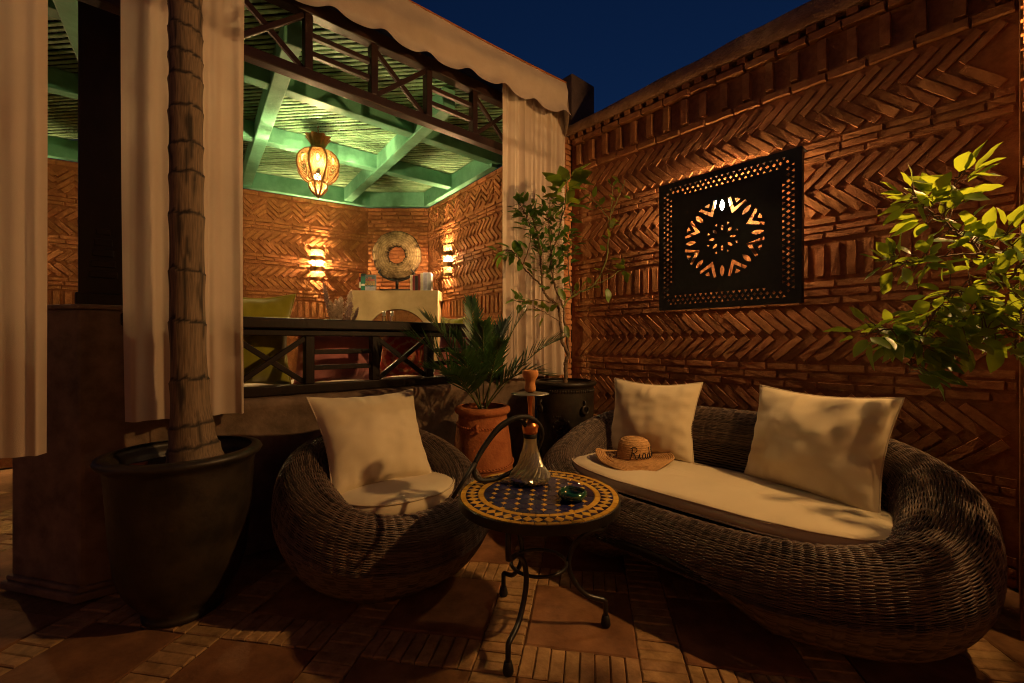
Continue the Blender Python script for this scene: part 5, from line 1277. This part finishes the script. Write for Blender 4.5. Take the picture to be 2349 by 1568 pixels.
# the paperback stands face out
gb = thing('book', 'paperback with a slate cover and orange lettering, face out on the mantel', 'book', (-1.567, 4.90, FT))
GC = Vector((-1.567, 4.90, FT+.0915)); MB().box(GC, Vector((.061, 0, 0)), Vector((0, .013, 0)), UP*.0895).build('cover', 'book_slate', gb, bevel=.001)
MB().box(GC+Vector((-.002, 0, .001)), Vector((.060, 0, 0)), Vector((0, .0105, 0)), UP*.0895).build('pages', 'paper', gb)
MB().box(GC+Vector((0, -.0134, -.063)), Vector((.060, 0, 0)), Vector((0, .0004, 0)), UP*.026).build('cover_print', 'book_lilac', gb)
for s_, sz, dz, mm, sx in (('John', .022, .052, 'ink_orange', 1.0), ('Grisham', .034, .026, 'ink_red', .86), ('THEODORE', .022, .004, 'ink_yellow', .86), ('BOONE', .036, -.024, 'ink_yellow', .9), ('The Fugitive', .016, -.042, 'ink_blue', 1.0)):
    text(s_, sz, GC+Vector((0, -.0142, dz)), mm, gb, sx=sx)
x = -1.12
for lab, w, h_, m, bn in (('plain cream-spined book nearest the disc stand in the mantel row', .026, .178, 'book_cream', ((.15, .85, 'ink_dark'),)), ('crimson book beside the plain cream one in the mantel row', .026, .172, 'book_crimson', ((.1, .9, 'ink_red'),)), ('black book with white lettering in the mantel row', .032, .17, 'book_black', ((.1, .6, 'ink_white'), (.85, .95, 'ink_blue'))), ('dark red book with a pink panel in the mantel row', .028, .182, 'book_red', ((.1, .4, 'ink_white'), (.55, .85, 'ink_orange'))), ('lime green banded book in the mantel row', .03, .198, 'book_cream', ((.3, .8, 'book_lime'), (.05, .25, 'ink_dark'))), ('pale lilac book with orange print in the mantel row', .044, .205, 'book_lilac', ((.4, .85, 'ink_orange'), (.1, .25, 'ink_yellow'))), ('pale grey-blue book ending the mantel row by the short wall', .044, .205, 'book_grey', ((.3, .7, 'ink_orange'),))):
    root, c_, ax, ay, az = book(lab, x+w/2, 4.93, w-.002, h_, .125, m)
    for (f0, f1, mm) in bn[:1]:
        if w > .03: text('ROMAN' if False else 'III', .012, c_+Vector((.004, -.0665, -.03)), 'ink_dark', root, rotm=Matrix.Rotation(PI/2, 4, 'X') @ Matrix.Rotation(PI/2, 4, 'Z')) if False else None
    x += w

# ------------------------------------------------------------------ bench, cushions, table, bottles, grasses inside
be = thing('bench', 'built-in bench with a thick white seat behind the railing', 'bench', W(1.2, 3.0, .4))
MB().box(W(1.24, 3.02, .53), XW*1.33, YW*.29, UP*.13).build('bench_base', 'plaster', be)
def sseat(uu, vv):
    x = -.08+uu*2.64; prof = [(2.735, .665), (2.725, .70), (2.728, .76), (2.745, .792), (2.80, .812), (3.0, .822), (3.2, .812), (3.29, .78), (3.3, .70), (3.28, .665)]
    y, z = prof[int(round(vv*9))]; return W(x, y, z+.008*noise.noise((x*4, y*4, 2)))
MB().grid(sseat, 60, 9).build('seat_pad', 'white_seat', be, smooth=True)
def wp(s0, s1, y0, y1, z0, z1): return (W(s0, y0, z0), W(s1, y0, z0), W(s1, y1, z1), W(s0, y1, z1))
pillow('tall olive green velvet pillow standing behind the railing by the palm trunk', *wp(.30, .765, 2.86, 2.78, .80, 1.345), .23, 'green_velvet', 4, name='throw_pillow', piped='green_velvet', ears=1.0, sag=.04)
pillow('long dusty pink cushion behind the plain bars of the railing', *wp(.775, 1.275, 2.86, 2.78, .81, 1.15), .17, 'pink_velvet', 6, name='throw_pillow', ears=.5)
_, o_ = pillow('printed red medallion pillow behind the second railing cross', *wp(1.325, 1.70, 2.92, 2.82, .81, 1.15), .14, 'printed_cloth', 7, name='throw_pillow', ears=.7)
pillow('pink pillow behind the palm fronds at the railing end', *wp(1.77, 2.14, 2.90, 2.80, .81, 1.15), .14, 'pink_velvet', 8, name='throw_pillow', ears=.7)
# shift the medallion's object origin to the pillow centre so that the print is centred
cen = sum(wp(1.325, 1.70, 2.92, 2.82, .81, 1.15), Vector())/4
sh_ = cen-root_loc(o_); o_.data.transform(Matrix.Translation(-sh_)); o_.location = sh_
kk = P(1038, 734, 4.2)
pillow('lime yellow pillow on the far bench below the sconce', kk+Vector((-.13, .0, -.28)), kk+Vector((.12, -.10, -.28)), kk+Vector((.14, .02, .03)), kk+Vector((-.12, .12, .03)), .12, 'green_velvet', 12, name='throw_pillow', ears=.9, piped='green_velvet')
bn2 = thing('bench', 'far bench along the short wall under the lime pillow', 'bench', (-.45, 4.2, .4))
c_ = K2+DR*.85-nir*.34; MB().box(c_+UP*.59, DR*.60, nir*.26, UP*.19).build('bench_base', 'plaster', bn2); MB().box(c_+UP*.82, DR*.60, nir*.26, UP*.04).build('seat_pad', 'white_seat', bn2, bevel=.03)
tbl = P(890, 760, 3.95); ti = thing('side_table', 'small inner table with a green cloth carrying two bottles', 'table', (tbl.x, tbl.y, .4))
MB().box((tbl.x, tbl.y, 1.045), Vector((.28, 0, 0)), Vector((0, .22, 0)), UP*.018).build('table_top', 'dark_wood', ti, bevel=.004)
MB().box((tbl.x, tbl.y, 1.0655), Vector((.282, 0, 0)), Vector((0, .222, 0)), UP*.002).build('cloth', 'hedge_cloth', ti)
for sx in (-1, 1):
    for sy in (-1, 1): MB().box((tbl.x+.24*sx, tbl.y+.18*sy, .7125), Vector((.02, 0, 0)), Vector((0, .02, 0)), UP*.312).build('leg', 'dark_wood', ti)
for px_, lab in ((881, 'clear glass bottle with a pale metal cap on the inner table'), (899, 'clear glass bottle with a pale metal cap on the inner table')):
    q = P(px_, 740, 3.85); q.z = 1.068; bt = thing('bottle', lab, 'bottle', q, 'bottles on the inner table')
    MB().lathe([(.001, 0), (.030, 0), (.032, .01), (.032, .12), (.028, .15), (.014, .19), (.012, .235), (.0125, .24)], q, 20).build('glass', 'bottle_glass', bt, smooth=True)
    MB().lathe([(.0145, .225), (.0145, .268), (.001, .270)], q, 16).build('cap', 'pale_metal', bt, smooth=True)
    MB().lathe([(.0325, .05), (.0325, .10)], q, 20).build('paper_label', 'paper', bt, smooth=True)
pv = P(778, 735, 4.55); pv.z = .4; vs = thing('vase_of_grass', 'vase of dried pampas plumes beside the cream fireplace', 'vase', pv)
MB().lathe([(.001, 0), (.09, 0), (.12, .12), (.13, .28), (.10, .42), (.07, .5), (.08, .52), (.072, .518), (.06, .48), (.001, .45)], pv, 32).build('vase', 'cream', vs, smooth=True)
def plume(px_, py_, d, px0, w, L_, m, seed):
    rg = random.Random(seed); tip = P(px_, py_, d); base_ = Vector((pv.x, pv.y, .85)); mb = MB(); ax = (tip-base_); st = tip-ax.normalized()*L_
    stem = MB().tube(catmull([base_, base_+ax*.5+Vector((0, 0, .02)), st, tip], 4), .0022, 5).build('plume_stem', 'rachis', vs, smooth=True)
    for k in range(420):
        f = rg.random(); c = st+(tip-st)*f; r = w*math.sin(PI*(.12+.88*f)**.8)**.7*rg.uniform(.3, 1)
        a = rg.uniform(0, 2*PI); d_ = Vector((math.cos(a)*r, math.sin(a)*r, .018+.5*r)); tw = Vector((-math.sin(a), math.cos(a), 0))*.0026; b0 = len(mb.v)
        for q in (c-tw, c+tw, c+d_+tw*1.6, c+d_*1.15-UP*.01, c+d_-tw*1.6): mb.v.append(tuple(q))
        mb.f.append((b0, b0+1, b0+2, b0+3, b0+4))
    mb.build('plume', m, stem, kind='stuff')
plume(741, 648, 4.5, 0, .035, .36, 'pampas_mauve', 1); plume(757, 693, 4.45, 0, .05, .22, 'pampas', 2); plume(782, 684, 4.5, 0, .05, .24, 'pampas', 3); plume(806, 668, 4.45, 0, .045, .28, 'pampas', 4); plume(806, 696, 4.4, 0, .055, .26, 'pampas_mauve', 5); plume(770, 690, 4.6, 0, .05, .24, 'pampas', 6); plume(822, 708, 4.4, 0, .025, .16, 'pampas_mauve', 7)
